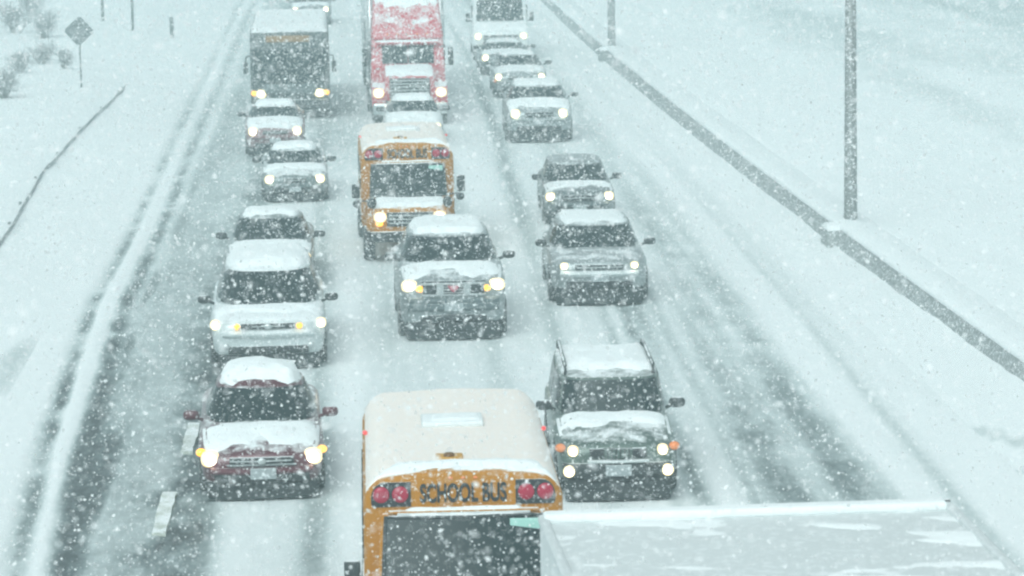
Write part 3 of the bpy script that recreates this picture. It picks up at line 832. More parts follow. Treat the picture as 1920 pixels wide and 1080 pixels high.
ROOFW = snowy('warm_white_roof', (0.88, 0.80, 0.735), 0.6, up=1.42, clump=0.40)
def school_bus(label, px, py, W, Ht, L, seed, rz=0.0, near=True):
    X, Y = at(px, py, Ht)
    T = thing('school_bus', label, 'school bus', (X, Y, 0.03), rz, None)
    print(f"school_bus X={X:.2f} Y={Y:.1f}")
    k = Ht / 2.4
    zf = 0.55                                   # floor
    def section(w, h, rad, y, drop=0.0):
        pts = [(w * 0.96, zf), (w, zf + 0.15), (w, 1.1 * k), (w * 0.995, h - rad * 1.05)]
        for i in range(1, 7):
            a = i / 7 * math.pi / 2
            pts.append((w - rad * 1.15 * (1 - math.cos(a)), h - rad + rad * math.sin(a) - drop))
        pts += [(w * 0.42, h + 0.028 - drop), (0, h + 0.045 - drop)]
        return [(x, y, z) for x, z in pts] + [(-x, y, z) for x, z in pts[-2::-1]]
    rings = [section(W * 0.93, Ht - 0.06, 0.30, 0.0), section(W * 0.985, Ht - 0.015, 0.32, 0.03), section(W, Ht, 0.33, 0.11)]
    for y in np.linspace(0.5, L - 0.3, 8): rings.append(section(W, Ht, 0.33, float(y)))
    rings += [section(W * 0.985, Ht - 0.02, 0.33, L - 0.08), section(W * 0.94, Ht - 0.08, 0.30, L)]
    v, f = loft(rings)
    body = from_data('body', v, f, P_BUS, T)
    # rub rails and side windows
    for sg in (-1, 1):
        for z in (0.85, 1.12): rbox('rub_rail', (sg * (W + 0.006), L / 2 + 0.1, z * k), (0.03, L - 0.5, 0.05), P_BUSDARK, body, 0.008)
        for i in range(5):
            rbox('side_window', (sg * (W + 0.002), 0.95 + i * (L - 1.3) / 5, 1.62 * k), (0.02, (L - 1.3) / 5 - 0.12, 0.50 * k), GLASS, body, 0.008)
    # fascia: black lamp panels, red lamps, lettering
    zc = Ht - 0.205 * k
    for sg in (-1, 1):
        # panel with a rounded outer top corner
        xi, xo = 0.52 * W, 0.915 * W
        prof = [(xi, zc - 0.13 * k), (xo - 0.02, zc - 0.13 * k), (xo, zc - 0.09 * k)]
        for i in range(6):
            a = i / 5 * math.pi / 2
            prof.append((xo - 0.15 * (1 - math.cos(a)), zc - 0.035 * k + 0.165 * k * math.sin(a)))
        prof += [(xi, zc + 0.13 * k)]
        n = len(prof)
        P = [(sg * x, -0.012, z) for x, z in prof] + [(sg * x, 0.03, z) for x, z in prof]
        f = [tuple(range(n)) if sg < 0 else tuple(range(n))[::-1]] + [((i, (i + 1) % n, (i + 1) % n + n, i + n) if sg > 0 else (i + n, (i + 1) % n + n, (i + 1) % n, i)) for i in range(n)]
        pan = from_data('lamp_panel', P, f, P_BUSDARK, T, False)
        for xl in (0.625, 0.815):
            ellip('warning_lamp', (sg * xl * W, -0.012, zc - 0.0 * k), (0.088 * k, 0.035, 0.088 * k), REDLENS, pan)
    text('SCHOOL BUS', 0.27 * k, (0.0, -0.014, zc - 0.005), plain('black_lettering', (0.012, 0.013, 0.014), 0.6), T, width=0.86 * W)
    for x in (-0.13, 0.0, 0.13): ellip('clearance_lamp', (x, 0.015, Ht - 0.045), (0.03, 0.03, 0.018), AMBERDIM, T, 8, 6)
    rbox('fascia_ledge', (0, -0.03, zc - 0.185 * k), (1.50 * W, 0.09, 0.035), P_BUS, T, 0.015)
    snow_slab('ledge_snow', lambda x, y: zc - 0.165 * k, lambda y: 0.66 * W, (-0.075, 0.02), 0.028, T, seed + 3, edge=0.2, n=(30, 5), rough=1.0)
    # cab with a raked windshield, then the hood
    zw1, zw0 = zc - 0.215 * k, 1.31 * k
    wt, wb = 0.82 * W, 0.88 * W
    prism('cab', [(-0.05, zw1 + 0.02), (-0.52, zw0 - 0.02), (-0.55, 0.7), (0.12, 0.6), (0.12, zw1 + 0.02)], -0.88 * W, 0.88 * W, P_BUS, T, 0.03, 2,
          taper=lambda y, z: 0.93 if z > 1.6 else 1.0)
    nu, nv = 15, 6
    P = []
    for j in range(nv):
        q = 0.03 + 0.94 * j / (nv - 1)
        for i in range(nu):
            a = -1 + 2 * i / (nu - 1)
            w = wb * 0.925 + (wt * 0.945 - wb * 0.925) * q
            P.append((a * w, -0.52 + 0.47 * q - 0.035 - 0.06 * (1 - a * a), zw0 + (zw1 - zw0) * q + 0.015))
    gl = from_data('windshield', P, grid_faces(nu, nv), GLASS, T)
    # rubber round the glass
    ring = [P[i] for i in range(nu)] + [P[j * nu + nu - 1] for j in range(1, nv)] + [P[(nv - 1) * nu + i] for i in range(nu - 2, -1, -1)] + [P[j * nu] for j in range(nv - 2, -1, -1)]
    tube('windshield_seal', ring, 0.022, BLACK, gl, 6)
    sn = [(p[0], p[1] - 0.012, p[2]) for p in ring]
    # pale tinted strip behind the glass top on one side
    rbox('tinted_visor', (0.60 * W, -0.195, zw1 - 0.085), (0.30 * W, 0.02, 0.115), plain('mint_visor', (0.36, 0.62, 0.55), 0.4), gl, 0.008)
    snow_slab('windshield_snow', lambda x, y: zw1 - 0.005 + 0.3 * y, lambda y: 0.70 * W, (-0.13, -0.02), 0.035, T, seed + 9, edge=0.22, n=(30, 5), rough=1.0)
    for x0 in (-0.5, 0.08):
        tube('wiper', [(x0 * W, -0.60, zw0 + 0.02), ((x0 + 0.42) * W, -0.55, zw0 + 0.12)], 0.013, BLACK, T, 6)
    hood = prism('hood', [(-0.50, zw0), (-1.0, zw0 - 0.10 * k), (-1.18, zw0 - 0.17 * k), (-1.24, 1.0 * k), (-1.22, 0.55), (-0.5, 0.55)], -0.80 * W, 0.80 * W, P_BUS, T, 0.05, 3)
    snow_slab('hood_snow', lambda x, y: float(np.interp(y, [-1.18, -1.0, -0.5], [zw0 - 0.17 * k, zw0 - 0.10 * k, zw0])) - 0.01, lambda y: 0.78 * W, (-1.17, -0.46), 0.06, T, seed + 4)
    g = rbox('grille', (0, -1.245, 0.93 * k), (0.98 * W, 0.06, 0.30), DARKIN, T, 0.03)
    for z in (-0.08, 0.0, 0.08): rbox('grille_bar', (0, -1.28, 0.93 * k + z), (0.9 * W, 0.02, 0.02), CHROME, g, 0.006)
    for sg in (-1, 1):
        h = ellip('headlight', (sg * 0.63 * W, -1.23, 0.98 * k), (0.14, 0.07, 0.115), LAMPRIM, T, power=0.85)
        ellip('lens', (sg * 0.63 * W, -1.25, 0.98 * k), (0.11, 0.07, 0.09), LAMP, h)
        ellip('turn_signal', (sg * 0.65 * W, -1.23, 0.84 * k), (0.085, 0.06, 0.06), AMBER, T)
        # fender and wheel
        rbox('fender', (sg * 0.80 * W, -0.72, 0.80), (0.24, 0.95, 0.34), P_BUS, T, 0.10, 3)
        wheel(T, sg * (0.86 * W), -0.70, 0.37, 0.24)
        for yy in (L - 1.5,): wheel(T, sg * (0.84 * W), yy, 0.37, 0.40)
    rbox('bumper', (0, -1.30, 0.56), (1.72 * W, 0.16, 0.22), P_BUSDARK, T, 0.04)
    rbox('licence_plate', (0, -1.39, 0.58), (0.32, 0.02, 0.16), PLATE, T, 0.006)
    # mirrors on arms
    for sg, zz in ((-1, 1.46), (1, 1.58)):
        mo = rbox('mirror', (sg * (W + 0.12), -0.45, zz * k), (0.17, 0.08, 0.34 if sg > 0 else 0.30), BLACK, T, 0.03)
        tube('mirror_arm', [(sg * 0.86 * W, -0.48, zz * k - 0.22), (sg * (W + 0.10), -0.45, zz * k - 0.20), (sg * (W + 0.12), -0.43, zz * k)], 0.018, BLACK, mo, 6)
        m2 = ellip('convex_mirror', (sg * (W + 0.10), -0.47, zz * k - 0.27), (0.09, 0.05, 0.085), BLACK, T)
        ellip('cross_view_mirror', (sg * 0.80 * W, -1.15, 1.28 * k), (0.10, 0.07, 0.12), BLACK, T)
    # roof: snow, hatch, beacon, marker lamps
    def top(x, y): return section(W, Ht, 0.33, 0)[0][2] * 0 + (Ht + 0.045 - 0.05 * (abs(x) / W) ** 2 - (0.22 * max(0, (abs(x) / W - 0.72) / 0.28) ** 2.2))
    snow_slab('roof_panel', top, lambda y: W * 0.965, (0.085, L - 0.07), 0.030, T, seed, edge=0.035, n=(34, 40), rough=0.12).data.materials[0] = ROOFW
    snow_slab('roof_snow', lambda x, y: top(x, y) + 0.008, lambda y: W * 0.93, (0.09, 0.42), 0.055, T, seed + 2, edge=0.3, n=(34, 8), rough=0.6)
    hb = rbox('roof_hatch', (-0.04, 2.55, Ht + 0.085), (0.70, 0.58, 0.07), P_WHITE, T, 0.04, 3)
    snow_slab('hatch_snow', lambda x, y: Ht + 0.112, lambda y: 0.31, (2.29, 2.81), 0.028, hb, seed + 6, n=(12, 12))
    bc = rbox('beacon_base', (-0.13, 0.50, Ht + 0.075), (0.30, 0.26, 0.05), plain('bare_yellow', (0.55, 0.27, 0.02), 0.5), T, 0.02)
    v, f = lathe([(0.075, 0), (0.075, 0.03), (0.06, 0.07), (0.02, 0.085)], 14, 'z')
    from_data('beacon', [(x * 0.8 - 0.13, y * 0.8 + 0.45, z * 0.5 + Ht + 0.10) for x, y, z in v], f, plain('brown_lens', (0.16, 0.07, 0.01), 0.3), T)
    for sg in (-1, 1): ellip('marker_lamp', (sg * (W * 0.965), 3.0, Ht - 0.12), (0.03, 0.06, 0.028), REDMARK, T, 10, 6)
    return T

school_bus('yellow school bus with white roof, beside the boxy dark green SUV', 868, 893, 1.06, 2.42, 4.9, 71, rz=R(-0.3))
school_bus('school bus between the white SUV and the snow-blanketed white car', 763, 273, 0.99, 2.36, 4.6, 83, rz=R(0.5))

# ------------------------------------------------------------------ city bus in the left lane
def city_bus(px, py, z0, W, Ht, L):
    X, Y = at(px, py, 0)
    T = thing('city_bus', 'city bus with dark glass front and snow on its roof, behind the dull reddish car', 'bus', (X, Y, 0.03), R(0.5), None)
    dk = snowy('dark_bus_paint', (0.05, 0.065, 0.068), 0.4, clump=0.36)
    prof = [(0.0, 0.45), (-0.06, 1.0), (0.02, 2.0), (0.14, Ht - 0.06), (0.30, Ht), (L - 0.1, Ht), (L, Ht - 0.1), (L, 0.4), (0.05, 0.35)]
    body = prism('body', prof, -W, W, dk, T, 0.09, 3)
    for sg in (-1, 1):
        rbox('windshield', (sg * W * 0.465, -0.035, 1.62), (W * 0.90, 0.05, 1.05), GLASS, T, 0.02, rot=Matrix.Rotation(R(-5), 3, 'X'))
        for i in range(6): rbox('side_window', (sg * (W + 0.004), 1.6 + i * (L - 2.2) / 6, 1.75), (0.02, (L - 2.2) / 6 - 0.12, 0.8), GLASS, body, 0.008)
        h = ellip('headlight', (sg * 0.74 * W, -0.05, 0.80), (0.17, 0.09, 0.14), LAMPRIM, T, power=0.85)
        ellip('lens', (sg * 0.74 * W, -0.07, 0.80), (0.13, 0.09, 0.11), LAMP, h)
        ellip('turn_signal', (sg * 0.92 * W, -0.03, 0.82), (0.09, 0.08, 0.09), AMBER, T)
        mo = rbox('mirror', (sg * (W + 0.14), -0.12, 1.62), (0.14, 0.10, 0.36), BLACK, T, 0.04)
        tube('mirror_arm', [(sg * W * 0.95, 0.05, 2.0), (sg * (W + 0.12), -0.12, 1.95), (sg * (W + 0.14), -0.12, 1.75)], 0.025, BLACK, mo, 6)
        for y in (1.9, L - 2.6): wheel(T, sg * (W - 0.16), y, 0.48, 0.30)
        tube('wiper', [(sg * 0.1, -0.13, 1.02), (sg * 0.72 * W, -0.11, 1.30)], 0.018, BLACK, T, 6)
    rbox('destination_sign', (-0.05, 0.09, Ht - 0.24), (1.1 * W, 0.05, 0.20), plain('amber_sign', (0.20, 0.12, 0.04), 0.4, 0, (0.9, 0.42, 0.10), 0.12), T, 0.02)
    rbox('lower_panel', (0, -0.08, 0.95), (1.30 * W, 0.06, 0.30), P_STEEL, T, 0.03)
    rbox('bumper', (0, -0.10, 0.48), (1.96 * W, 0.16, 0.26), BLACK, T, 0.05)
    snow_slab('roof_snow', lambda x, y: Ht - 0.01, lambda y: W * 0.97, (0.2, L - 0.1), 0.14, T, 91, edge=0.06, n=(24, 40), rough=0.3)

city_bus(546, 225, 0, 1.22, 2.72, 10.5)

# ------------------------------------------------------------------ red articulated lorry
def red_lorry(px, py):
    X, Y = at(px, py, 0)
    T = thing('red_lorry', 'red articulated lorry with snow-dusted roof fairing, behind the snow-blanketed white car', 'lorry', (X, Y, 0.03), R(0.3), None)
    red = snowy('red_lorry_paint', (0.50, 0.020, 0.045), 0.45, 0.0, up=0.66, clump=0.45, coat=0.1)
    W = 1.14
    # hood with flanking fenders
    prism('hood', [(0.05, 0.75), (0.0, 1.35), (0.12, 1.50), (0.6, 1.60), (1.65, 1.72), (1.65, 0.75)], -0.74, 0.74, red, T, 0.06, 3)
    for sg in (-1, 1):
        prism('fender', [(0.04, 0.55), (0.0, 0.95), (0.15, 1.16), (0.9, 1.24), (1.5, 1.15), (1.62, 0.55), (1.35, 0.55), (1.15, 1.0), (0.6, 1.0), (0.45, 0.55)], sg * 0.72, sg * W, red, T, 0.04, 2)
        h = ellip('headlight', (sg * 0.945, -0.01, 0.99), (0.17, 0.08, 0.15), LAMPRIM, T, power=0.8)
        ellip('lens', (sg * 0.945, -0.03, 0.99), (0.14, 0.08, 0.12), LAMP, h)
        wheel(T, sg * 0.98, 0.85, 0.50, 0.30)
        for y in (4.6, 5.8): wheel(T, sg * 0.95, y, 0.50, 0.55)
        mo = rbox('mirror', (sg * (W + 0.17), 1.65, 1.95), (0.16, 0.12, 0.55), BLACK, T, 0.04)
        tube('mirror_arm', [(sg * 1.0, 1.75, 2.25), (sg * (W + 0.17), 1.66, 2.25), (sg * (W + 0.17), 1.66, 1.7), (sg * 1.0, 1.75, 1.68)], 0.02, CHROME, mo, 6)
        tube('exhaust_stack', [(sg * 1.10, 4.05, 0.9), (sg * 1.10, 4.05, 3.9)], 0.085, CHROME, T, 10)
    g = rbox('grille', (0, -0.005, 1.12), (1.22, 0.06, 0.62), DARKIN, T, 0.05)
    for k in range(6): rbox('grille_bar', (0, -0.04, 0.88 + k * 0.095), (1.16, 0.025, 0.03), CHROME, g, 0.008)
    rbox('bumper', (0, -0.10, 0.52), (2.24, 0.20, 0.34), CHROME, T, 0.06, 3)
    cab = prism('cab', [(1.55, 0.8), (1.55, 1.68), (1.80, 2.36), (2.0, 2.55), (4.0, 2.60), (4.0, 0.8)], -W, W, red, T, 0.07, 3, taper=lambda y, z: 0.95 if z > 2.2 else 1.0)
    fairing = prism('roof_fairing', [(1.82, 2.45), (2.05, 2.85), (2.75, 3.55), (3.3, 3.78), (4.0, 3.80), (4.0, 2.45)], -W * 0.97, W * 0.97, red, T, 0.12, 3, taper=lambda y, z: 0.90 if z > 3.3 else 1.0)
    for sg in (-1, 1):
        rbox('windshield', (sg * 0.40, 1.645, 2.02), (0.78, 0.05, 0.56), GLASS, T, 0.02, rot=Matrix.Rotation(R(-20), 3, 'X'))
        rbox('side_window', (sg * (W + 0.002), 2.25, 2.02), (0.02, 0.55, 0.5), GLASS, cab, 0.008)
    rbox('sun_visor', (0, 1.70, 2.40), (1.9, 0.22, 0.07), red, T, 0.03, rot=Matrix.Rotation(R(20), 3, 'X'))
    for x in (-0.6, -0.3, 0, 0.3, 0.6): ellip('clearance_lamp', (x, 1.92, 2.62), (0.05, 0.05, 0.03), AMBERDIM, fairing, 8, 6)
    snow_slab('hood_snow', lambda x, y: float(np.interp(y, [0.12, 0.6, 1.65], [1.50, 1.60, 1.72])) - 0.01, lambda y: 0.70, (0.14, 1.58), 0.09, T, 97)
    snow_slab('fairing_snow', lambda x, y: float(np.interp(y, [2.05, 2.75, 3.3, 4.0], [2.85, 3.55, 3.78, 3.80])) - 0.02, lambda y: 0.80, (2.45, 4.0), 0.11, T, 99, edge=0.22, n=(24, 20))
    tr = rbox('trailer', (0, 11.2, 2.45), (2.5, 13.0, 2.9), P_LIGHT, T, 0.05)
    snow_slab('trailer_snow', lambda x, y: 3.89, lambda y: 1.22, (4.75, 17.6), 0.14, tr, 101, edge=0.05, n=(16, 30))
    for sg in (-1, 1):
        for y in (14.6, 15.8): wheel(T, sg * 0.95, y, 0.50, 0.55)
        rbox('fuel_tank', (sg * 0.92, 3.1, 0.72), (0.5, 1.3, 0.5), CHROME, T, 0.18, 4)

red_lorry(770, 237)

# ------------------------------------------------------------------ white delivery van far back in the right lane
def delivery_van(px, py):
    X, Y = at(px, py, 0)
    T = thing('delivery_van', 'tall white delivery van behind the grey car of the right lane', 'van', (X, Y, 0.03), R(-1), None)
    W = 1.05
    prism('body', [(0.0, 0.45), (-0.02, 0.95), (0.10, 1.18), (0.95, 1.42), (1.55, 2.35), (1.9, 2.55), (5.8, 2.6), (5.9, 0.4), (0.1, 0.38)], -W, W, P_WHITE, T, 0.09, 3, taper=lambda y, z: 0.92 if z > 2.2 else 1.0)
    nu, nv = 11, 5
    P = [((-1 + 2 * i / 10) * (0.90 - 0.05 * j / 4), 0.985 + 0.52 * (0.06 + 0.86 * j / 4) / 1 * 1.10 - 0.055 - 0.03 * (1 - (-1 + 2 * i / 10) ** 2), 1.44 + 0.90 * (0.06 + 0.86 * j / 4)) for j in range(nv) for i in range(nu)]
    from_data('windshield', P, grid_faces(nu, nv), GLASS, T)
    g = rbox('grille', (0, -0.02, 0.86), (1.32, 0.08, 0.30), DARKIN, T, 0.04)
    for z in (0.80, 0.90): rbox('grille_bar', (0, -0.06, z), (1.25, 0.03, 0.03), CHROME, g, 0.01)
    rbox('bumper', (0, -0.08, 0.52), (2.06, 0.18, 0.22), BLACK, T, 0.05)
    for sg in (-1, 1):
        h = ellip('headlight', (sg * 0.86, 0.01, 0.96), (0.14, 0.08, 0.13), LAMPRIM, T, power=0.85)
        ellip('lens', (sg * 0.86, -0.01, 0.96), (0.11, 0.08, 0.105), LAMP, h)
        mo = rbox('mirror', (sg * (W + 0.16), 1.05, 1.62), (0.16, 0.1, 0.34), BLACK, T, 0.04)
        tube('mirror_arm', [(sg * 0.98, 1.1, 1.45), (sg * (W + 0.15), 1.05, 1.5)], 0.025, BLACK, mo, 6)
        rbox('side_window', (sg * (W - 0.002), 1.75, 1.80), (0.04, 0.6, 0.45), GLASS, T, 0.01)
        for y in (0.95, 4.7): wheel(T, sg * (W - 0.13), y, 0.38, 0.24)
    snow_slab('hood_snow', lambda x, y: 1.18 + (y - 0.10) * 0.28 - 0.01, lambda y: 0.98, (0.08, 0.95), 0.07, T, 103)
    snow_slab('roof_snow', lambda x, y: 2.56, lambda y: 0.9, (1.7, 5.7), 0.10, T, 105, edge=0.08)
delivery_van(940, 117)

# ------------------------------------------------------------------ box lorry whose snowy roof fills the lower right
def box_lorry():
    ZT = 4.40
    (xl, yl), (xr, yr) = at(1010, 968, ZT), at(1780, 948, ZT)
    rz = math.atan2(yr - yl, xr - xl)
    W = math.hypot(xr - xl, yr - yl) / 2
    print(f"box lorry X={(xl+xr)/2:.2f} Y={(yl+yr)/2:.1f} W={2*W:.2f}")
    Lb = 7.4
    T = thing('box_lorry', 'box lorry with a wide flat roof streaked with snow, seen from above', 'lorry', ((xl + xr) / 2, (yl + yr) / 2, 0.03), R(1.6), None)
    alu = snowy('aluminium_roof', (0.64, 0.68, 0.68), 0.5, 0.1, up=1.22, clump=0.43)
    Z = ZT - 0.03
    rbox('box', (0, -Lb / 2, (Z + 0.95) / 2), (2 * W, Lb, Z - 0.95), alu, T, 0.05, 3)
    # thin drifted snow film over the whole roof, scoured in places
    nx, ny = 90, 140
    v = []
    for j in range(ny):
        y = -Lb + 0.06 + (Lb - 0.14) * j / (ny - 1)
        for i in range(nx):
            x = (-1 + 2 * i / (nx - 1)) * (W - 0.04)
            q = float(fbm(np.array(x * 1.9 + 3 + 0.5 * y), np.array(y * 4.5 + x * 0.9), 77, 6))
            v.append((x, y, Z - 0.012 + 0.075 * (q - 0.485) + 0.012 * max(0, x / W)))
    from_data('roof_snow', v, grid_faces(nx, ny), S, T)
    rbox('rear_lip', (0, -0.03, Z + 0.02), (2 * W + 0.02, 0.05, 0.045), BLACK, T, 0.015)
    rbox('lip_snow', (-0.01, -0.115, Z + 0.025), (2 * W - 0.06, 0.17, 0.07), S, T, 0.03, 3)
    for sg in (-1, 1):
        rbox('roof_rail', (sg * (W - 0.02), -Lb / 2, Z + 0.005), (0.07, Lb - 0.1, 0.06), alu, T, 0.02)
        rbox('marker_lamp', (sg * (W - 0.12), 0.0, Z - 0.12), (0.1, 0.04, 0.05), REDMARK, T, 0.01)
        for y in (-1.7, -Lb - 0.9): wheel(T, sg * (W - 0.28), y, 0.5, 0.4)
        ellip('headlight', (sg * 0.85, -Lb - 1.95, 0.95), (0.16, 0.08, 0.13), LAMPRIM, T)
        rbox('mirror', (sg * 1.30, -Lb - 1.3, 1.95), (0.18, 0.1, 0.42), BLACK, T, 0.03)
    rbox('chassis', (0, -Lb / 2 - 0.6, 0.78), (0.9, Lb + 1.6, 0.26), BLACK, T, 0.03)
    prism('cab', [(-Lb - 0.05, 0.55), (-Lb - 0.05, 2.6), (-Lb - 1.0, 2.6), (-Lb - 1.45, 1.7), (-Lb - 1.95, 1.35), (-Lb - 2.0, 0.55)], -1.1, 1.1, P_WHITE, T, 0.08, 3)
    rbox('windshield', (0, -Lb - 1.27, 2.13), (1.8, 0.05, 0.8), GLASS, T, 0.02, rot=Matrix.Rotation(R(-27), 3, 'X'))
    rbox('bumper', (0, -Lb - 2.02, 0.6), (2.2, 0.15, 0.25), BLACK, T, 0.04)
box_lorry()

# ------------------------------------------------------------------ median barrier, lamp posts
def poly(pts):
    """smooth path through ground points (x, y), sampled by y"""
    pts = sorted(pts, key=lambda p: p[1])
    return [p[1] for p in pts], [p[0] for p in pts]
BASE = 0.16
py_, px_ = poly([at(1923, 712, BASE), at(1760, 598, BASE), at(1590, 470, BASE), at(1540, 438, BASE), at(1380, 300, BASE), at(1250, 205, BASE), at(1140, 108, BASE), at(1080, 55, BASE), at(1035, 15, BASE)])
px_ = list(px_); py_ = list(py_)
fit = np.polyfit(py_, px_, 2)
y_far = 260.0
def bar_x(y):
    y = np.asarray(y, float)
    yc = np.clip(y, py_[0], py_[-1])
    x = np.polyval(fit, yc)
    d0 = np.polyval(np.polyder(fit), py_[0]); d1 = np.polyval(np.polyder(fit), py_[-1])
    return x + np.where(y < py_[0], (y - py_[0]) * d0, 0) + np.where(y > py_[-1], (y - py_[-1]) * d1 * 0.4, 0)
BT = 0.53
bys = np.concatenate([np.arange(22, 150, 1.0), np.arange(150, 290, 5.0)])
B = thing('median_barrier', 'low concrete median barrier with dark side and snow along its top', 'barrier', (float(bar_x(22.0)), 22, 0), 0)
bx0 = float(bar_x(22.0))
v = []
for y in bys:
    x = float(bar_x(y))
    w = 0.01 * math.sin(y * 1.7)
    v += [(x + q[0] - bx0, y - 22, q[1]) for q in ((-0.16, -0.1), (-0.14, 0.12), (-0.05 + w * 0.3, BT - 0.03), (-0.02, BT), (0.20, BT), (0.32, -0.1))]
n = 6
f = [(i * n + k, i * n + (k + 1) % n, (i + 1) * n + (k + 1) % n, (i + 1) * n + k) for i in range(len(bys) - 1) for k in range(n)]
f += [tuple(range(n))[::-1], tuple((len(bys) - 1) * n + k for k in range(n))]
from_data('wall', v, f, CONCRETE, B, False)
v = []
m = 7
for i, y in enumerate(bys):
    x = float(bar_x(y))
    a = float(fbm(np.array(y * 0.6), np.array(0.3), 5)) * 0.05
    for (dx, dz) in ((-0.055 - a * 0.3, -0.012), (-0.045 - a * 0.6, 0.035), (0.0, 0.06 + a * 0.4), (0.14, 0.075 + a), (0.45, 0.04 + a), (0.9, -0.08), (1.3, -0.28)):
        v.append((x + dx - bx0, y - 22, BT + dz))
f = [(i * m + k, i * m + k + 1, (i + 1) * m + k + 1, (i + 1) * m + k) for i in range(len(bys) - 1) for k in range(m - 1)]
from_data('snow_cap', v, f, S, B)

def pole_at(px, py, label):
    x, y = at(px, py, 0.5)
    yb = y
    T = thing('lamp_post', label, 'lamp post', (x, y, 0.40), 0, 'lamp posts along the median barrier')
    v, f = lathe([(0.150, 0.10), (0.150, 0.3), (0.145, 0.32), (0.075, 11.2)], 12, 'z')
    from_data('pole', v, f, STEEL, T)
    rbox('base_plate', (0, 0, 0.09), (0.42, 0.42, 0.06), STEEL, T, 0.01)
    for sg in (-1, 1):
        tube('arm', [(0, 0, 11.0), (sg * 0.8, 0, 11.45), (sg * 1.9, 0, 11.6)], [0.05, 0.045, 0.04], STEEL, T)
        rbox('lamp_head', (sg * 2.15, 0, 11.58), (0.62, 0.28, 0.14), STEEL, T, 0.05)
    return x, y
p1 = pole_at(1595, 421, 'lamp post rising from the median barrier beside the dark-edged corner block')
p2 = pole_at(1147, 92, 'faint distant lamp post rising from the far end of the median barrier')
for (px, py, near) in ((1553, 466, 1), (1137, 114, 0)):
    x, y = at(px, py, 0.10)
    yy = y + 0.35
    xx = float(bar_x(yy)) - bx0
    pd = rbox('pedestal', (xx - 0.10, yy - 22, BT / 2 - 0.03), (0.46, 0.95, BT + 0.02), CONCRETE, B, 0.03)
    snow_slab('pedestal_snow', lambda a, b: BT - 0.02, lambda q: 0.215, (yy - 22 - 0.46, yy - 22 + 0.46), 0.09, pd, 121, edge=0.2, n=(12, 14), rough=0.3).location = (xx - 0.10, 0, 0)

# ------------------------------------------------------------------ left verge: guard rail, sign, posts, bare shrubs
gp = [at(px, py, 0.30) for (px, py) in ((20, 418), (45, 376), (78, 322), (130, 262), (178, 213), (226, 166))]
gp = sorted(gp, key=lambda p: p[1])
g0 = gp[0]
gp = [(g0[0] + 0.15, g0[1] - 14)] + gp + [(gp[-1][0] + 0.02, gp[-1][1] + 1.5)]
GR = thing('guard_rail', 'thin dark guard rail almost buried in the snowy left verge', 'guard rail', (gp[0][0], gp[0][1], 0.1), 0)
v = []
dens = []
for a, b in zip(gp[:-1], gp[1:]):
    for k in range(6): dens.append((a[0] + (b[0] - a[0]) * k / 6, a[1] + (b[1] - a[1]) * k / 6))
dens.append(gp[-1])
for (x, y) in dens:
    z = float(ground_z(np.array([x]), np.array([y]))[0]) - 0.1
    v += [(x - gp[0][0] + dx, y - gp[0][1], z + dz) for dx, dz in ((0.02, -0.05), (0.04, 0.02), (0.02, 0.05), (0.035, 0.08), (0.01, 0.10), (-0.02, 0.10), (-0.02, -0.05))]
n = 7
f = [(i * n + k, i * n + (k + 1) % n, (i + 1) * n + (k + 1) % n, (i + 1) * n + k) for i in range(len(dens) - 1) for k in range(n)]
f += [tuple(range(n))[::-1], tuple((len(dens) - 1) * n + k for k in range(n))]
from_data('rail', v, f, snowy('dull_steel', (0.30, 0.33, 0.335), 0.6, up=0.75, clump=0.38), GR)
for i in range(2, len(dens), 5):
    x, y = dens[i]
    z = float(ground_z(np.array([x]), np.array([y]))[0]) - 0.1
    rbox('post', (x - gp[0][0] - 0.09, y - gp[0][1], z - 0.02), (0.07, 0.07, 0.2), STEEL, GR, 0.01)

def gz(x, y): return float(ground_z(np.array([x]), np.array([y]))[0])

def sign(px, py):
    z = 0.30
    x, y = at(px, py, z)
    z = gz(x, y)
    T = thing('road_sign', 'diamond road sign seen from behind on a thin post in the snow', 'road sign', (x, y, z), R(4))
    zc = height_at(x, y, 58) - z
    tube('post', [(0, 0, -0.2), (-0.02, 0, zc)], 0.035, STEEL, T)
    s = 0.53
    bm = bmesh.new()
    bmesh.ops.create_cube(bm, size=1)
    bmesh.ops.scale(bm, vec=(s * 1.41, 0.03, s * 1.41), verts=bm.verts)
    bmesh.ops.bevel(bm, geom=[e for e in bm.edges if abs(e.verts[0].co.x - e.verts[1].co.x) + abs(e.verts[0].co.z - e.verts[1].co.z) < 1e-6], offset=0.06, segments=3, affect='EDGES')
    bmesh.ops.rotate(bm, cent=(0, 0, 0), matrix=Matrix.Rotation(R(45 + 3), 3, 'Y'), verts=bm.verts)
    bmesh.ops.translate(bm, vec=(-0.02, -0.05, zc), verts=bm.verts)
    pl = from_bm('plate', bm, snowy('sign_back', (0.13, 0.155, 0.16), 0.5, 0.3, clump=0.40), T)
    for dz in (-0.25, 0.25): rbox('bracket', (-0.02, -0.075, zc + dz), (0.5, 0.03, 0.05), STEEL, pl, 0.008)
sign(153, 163)

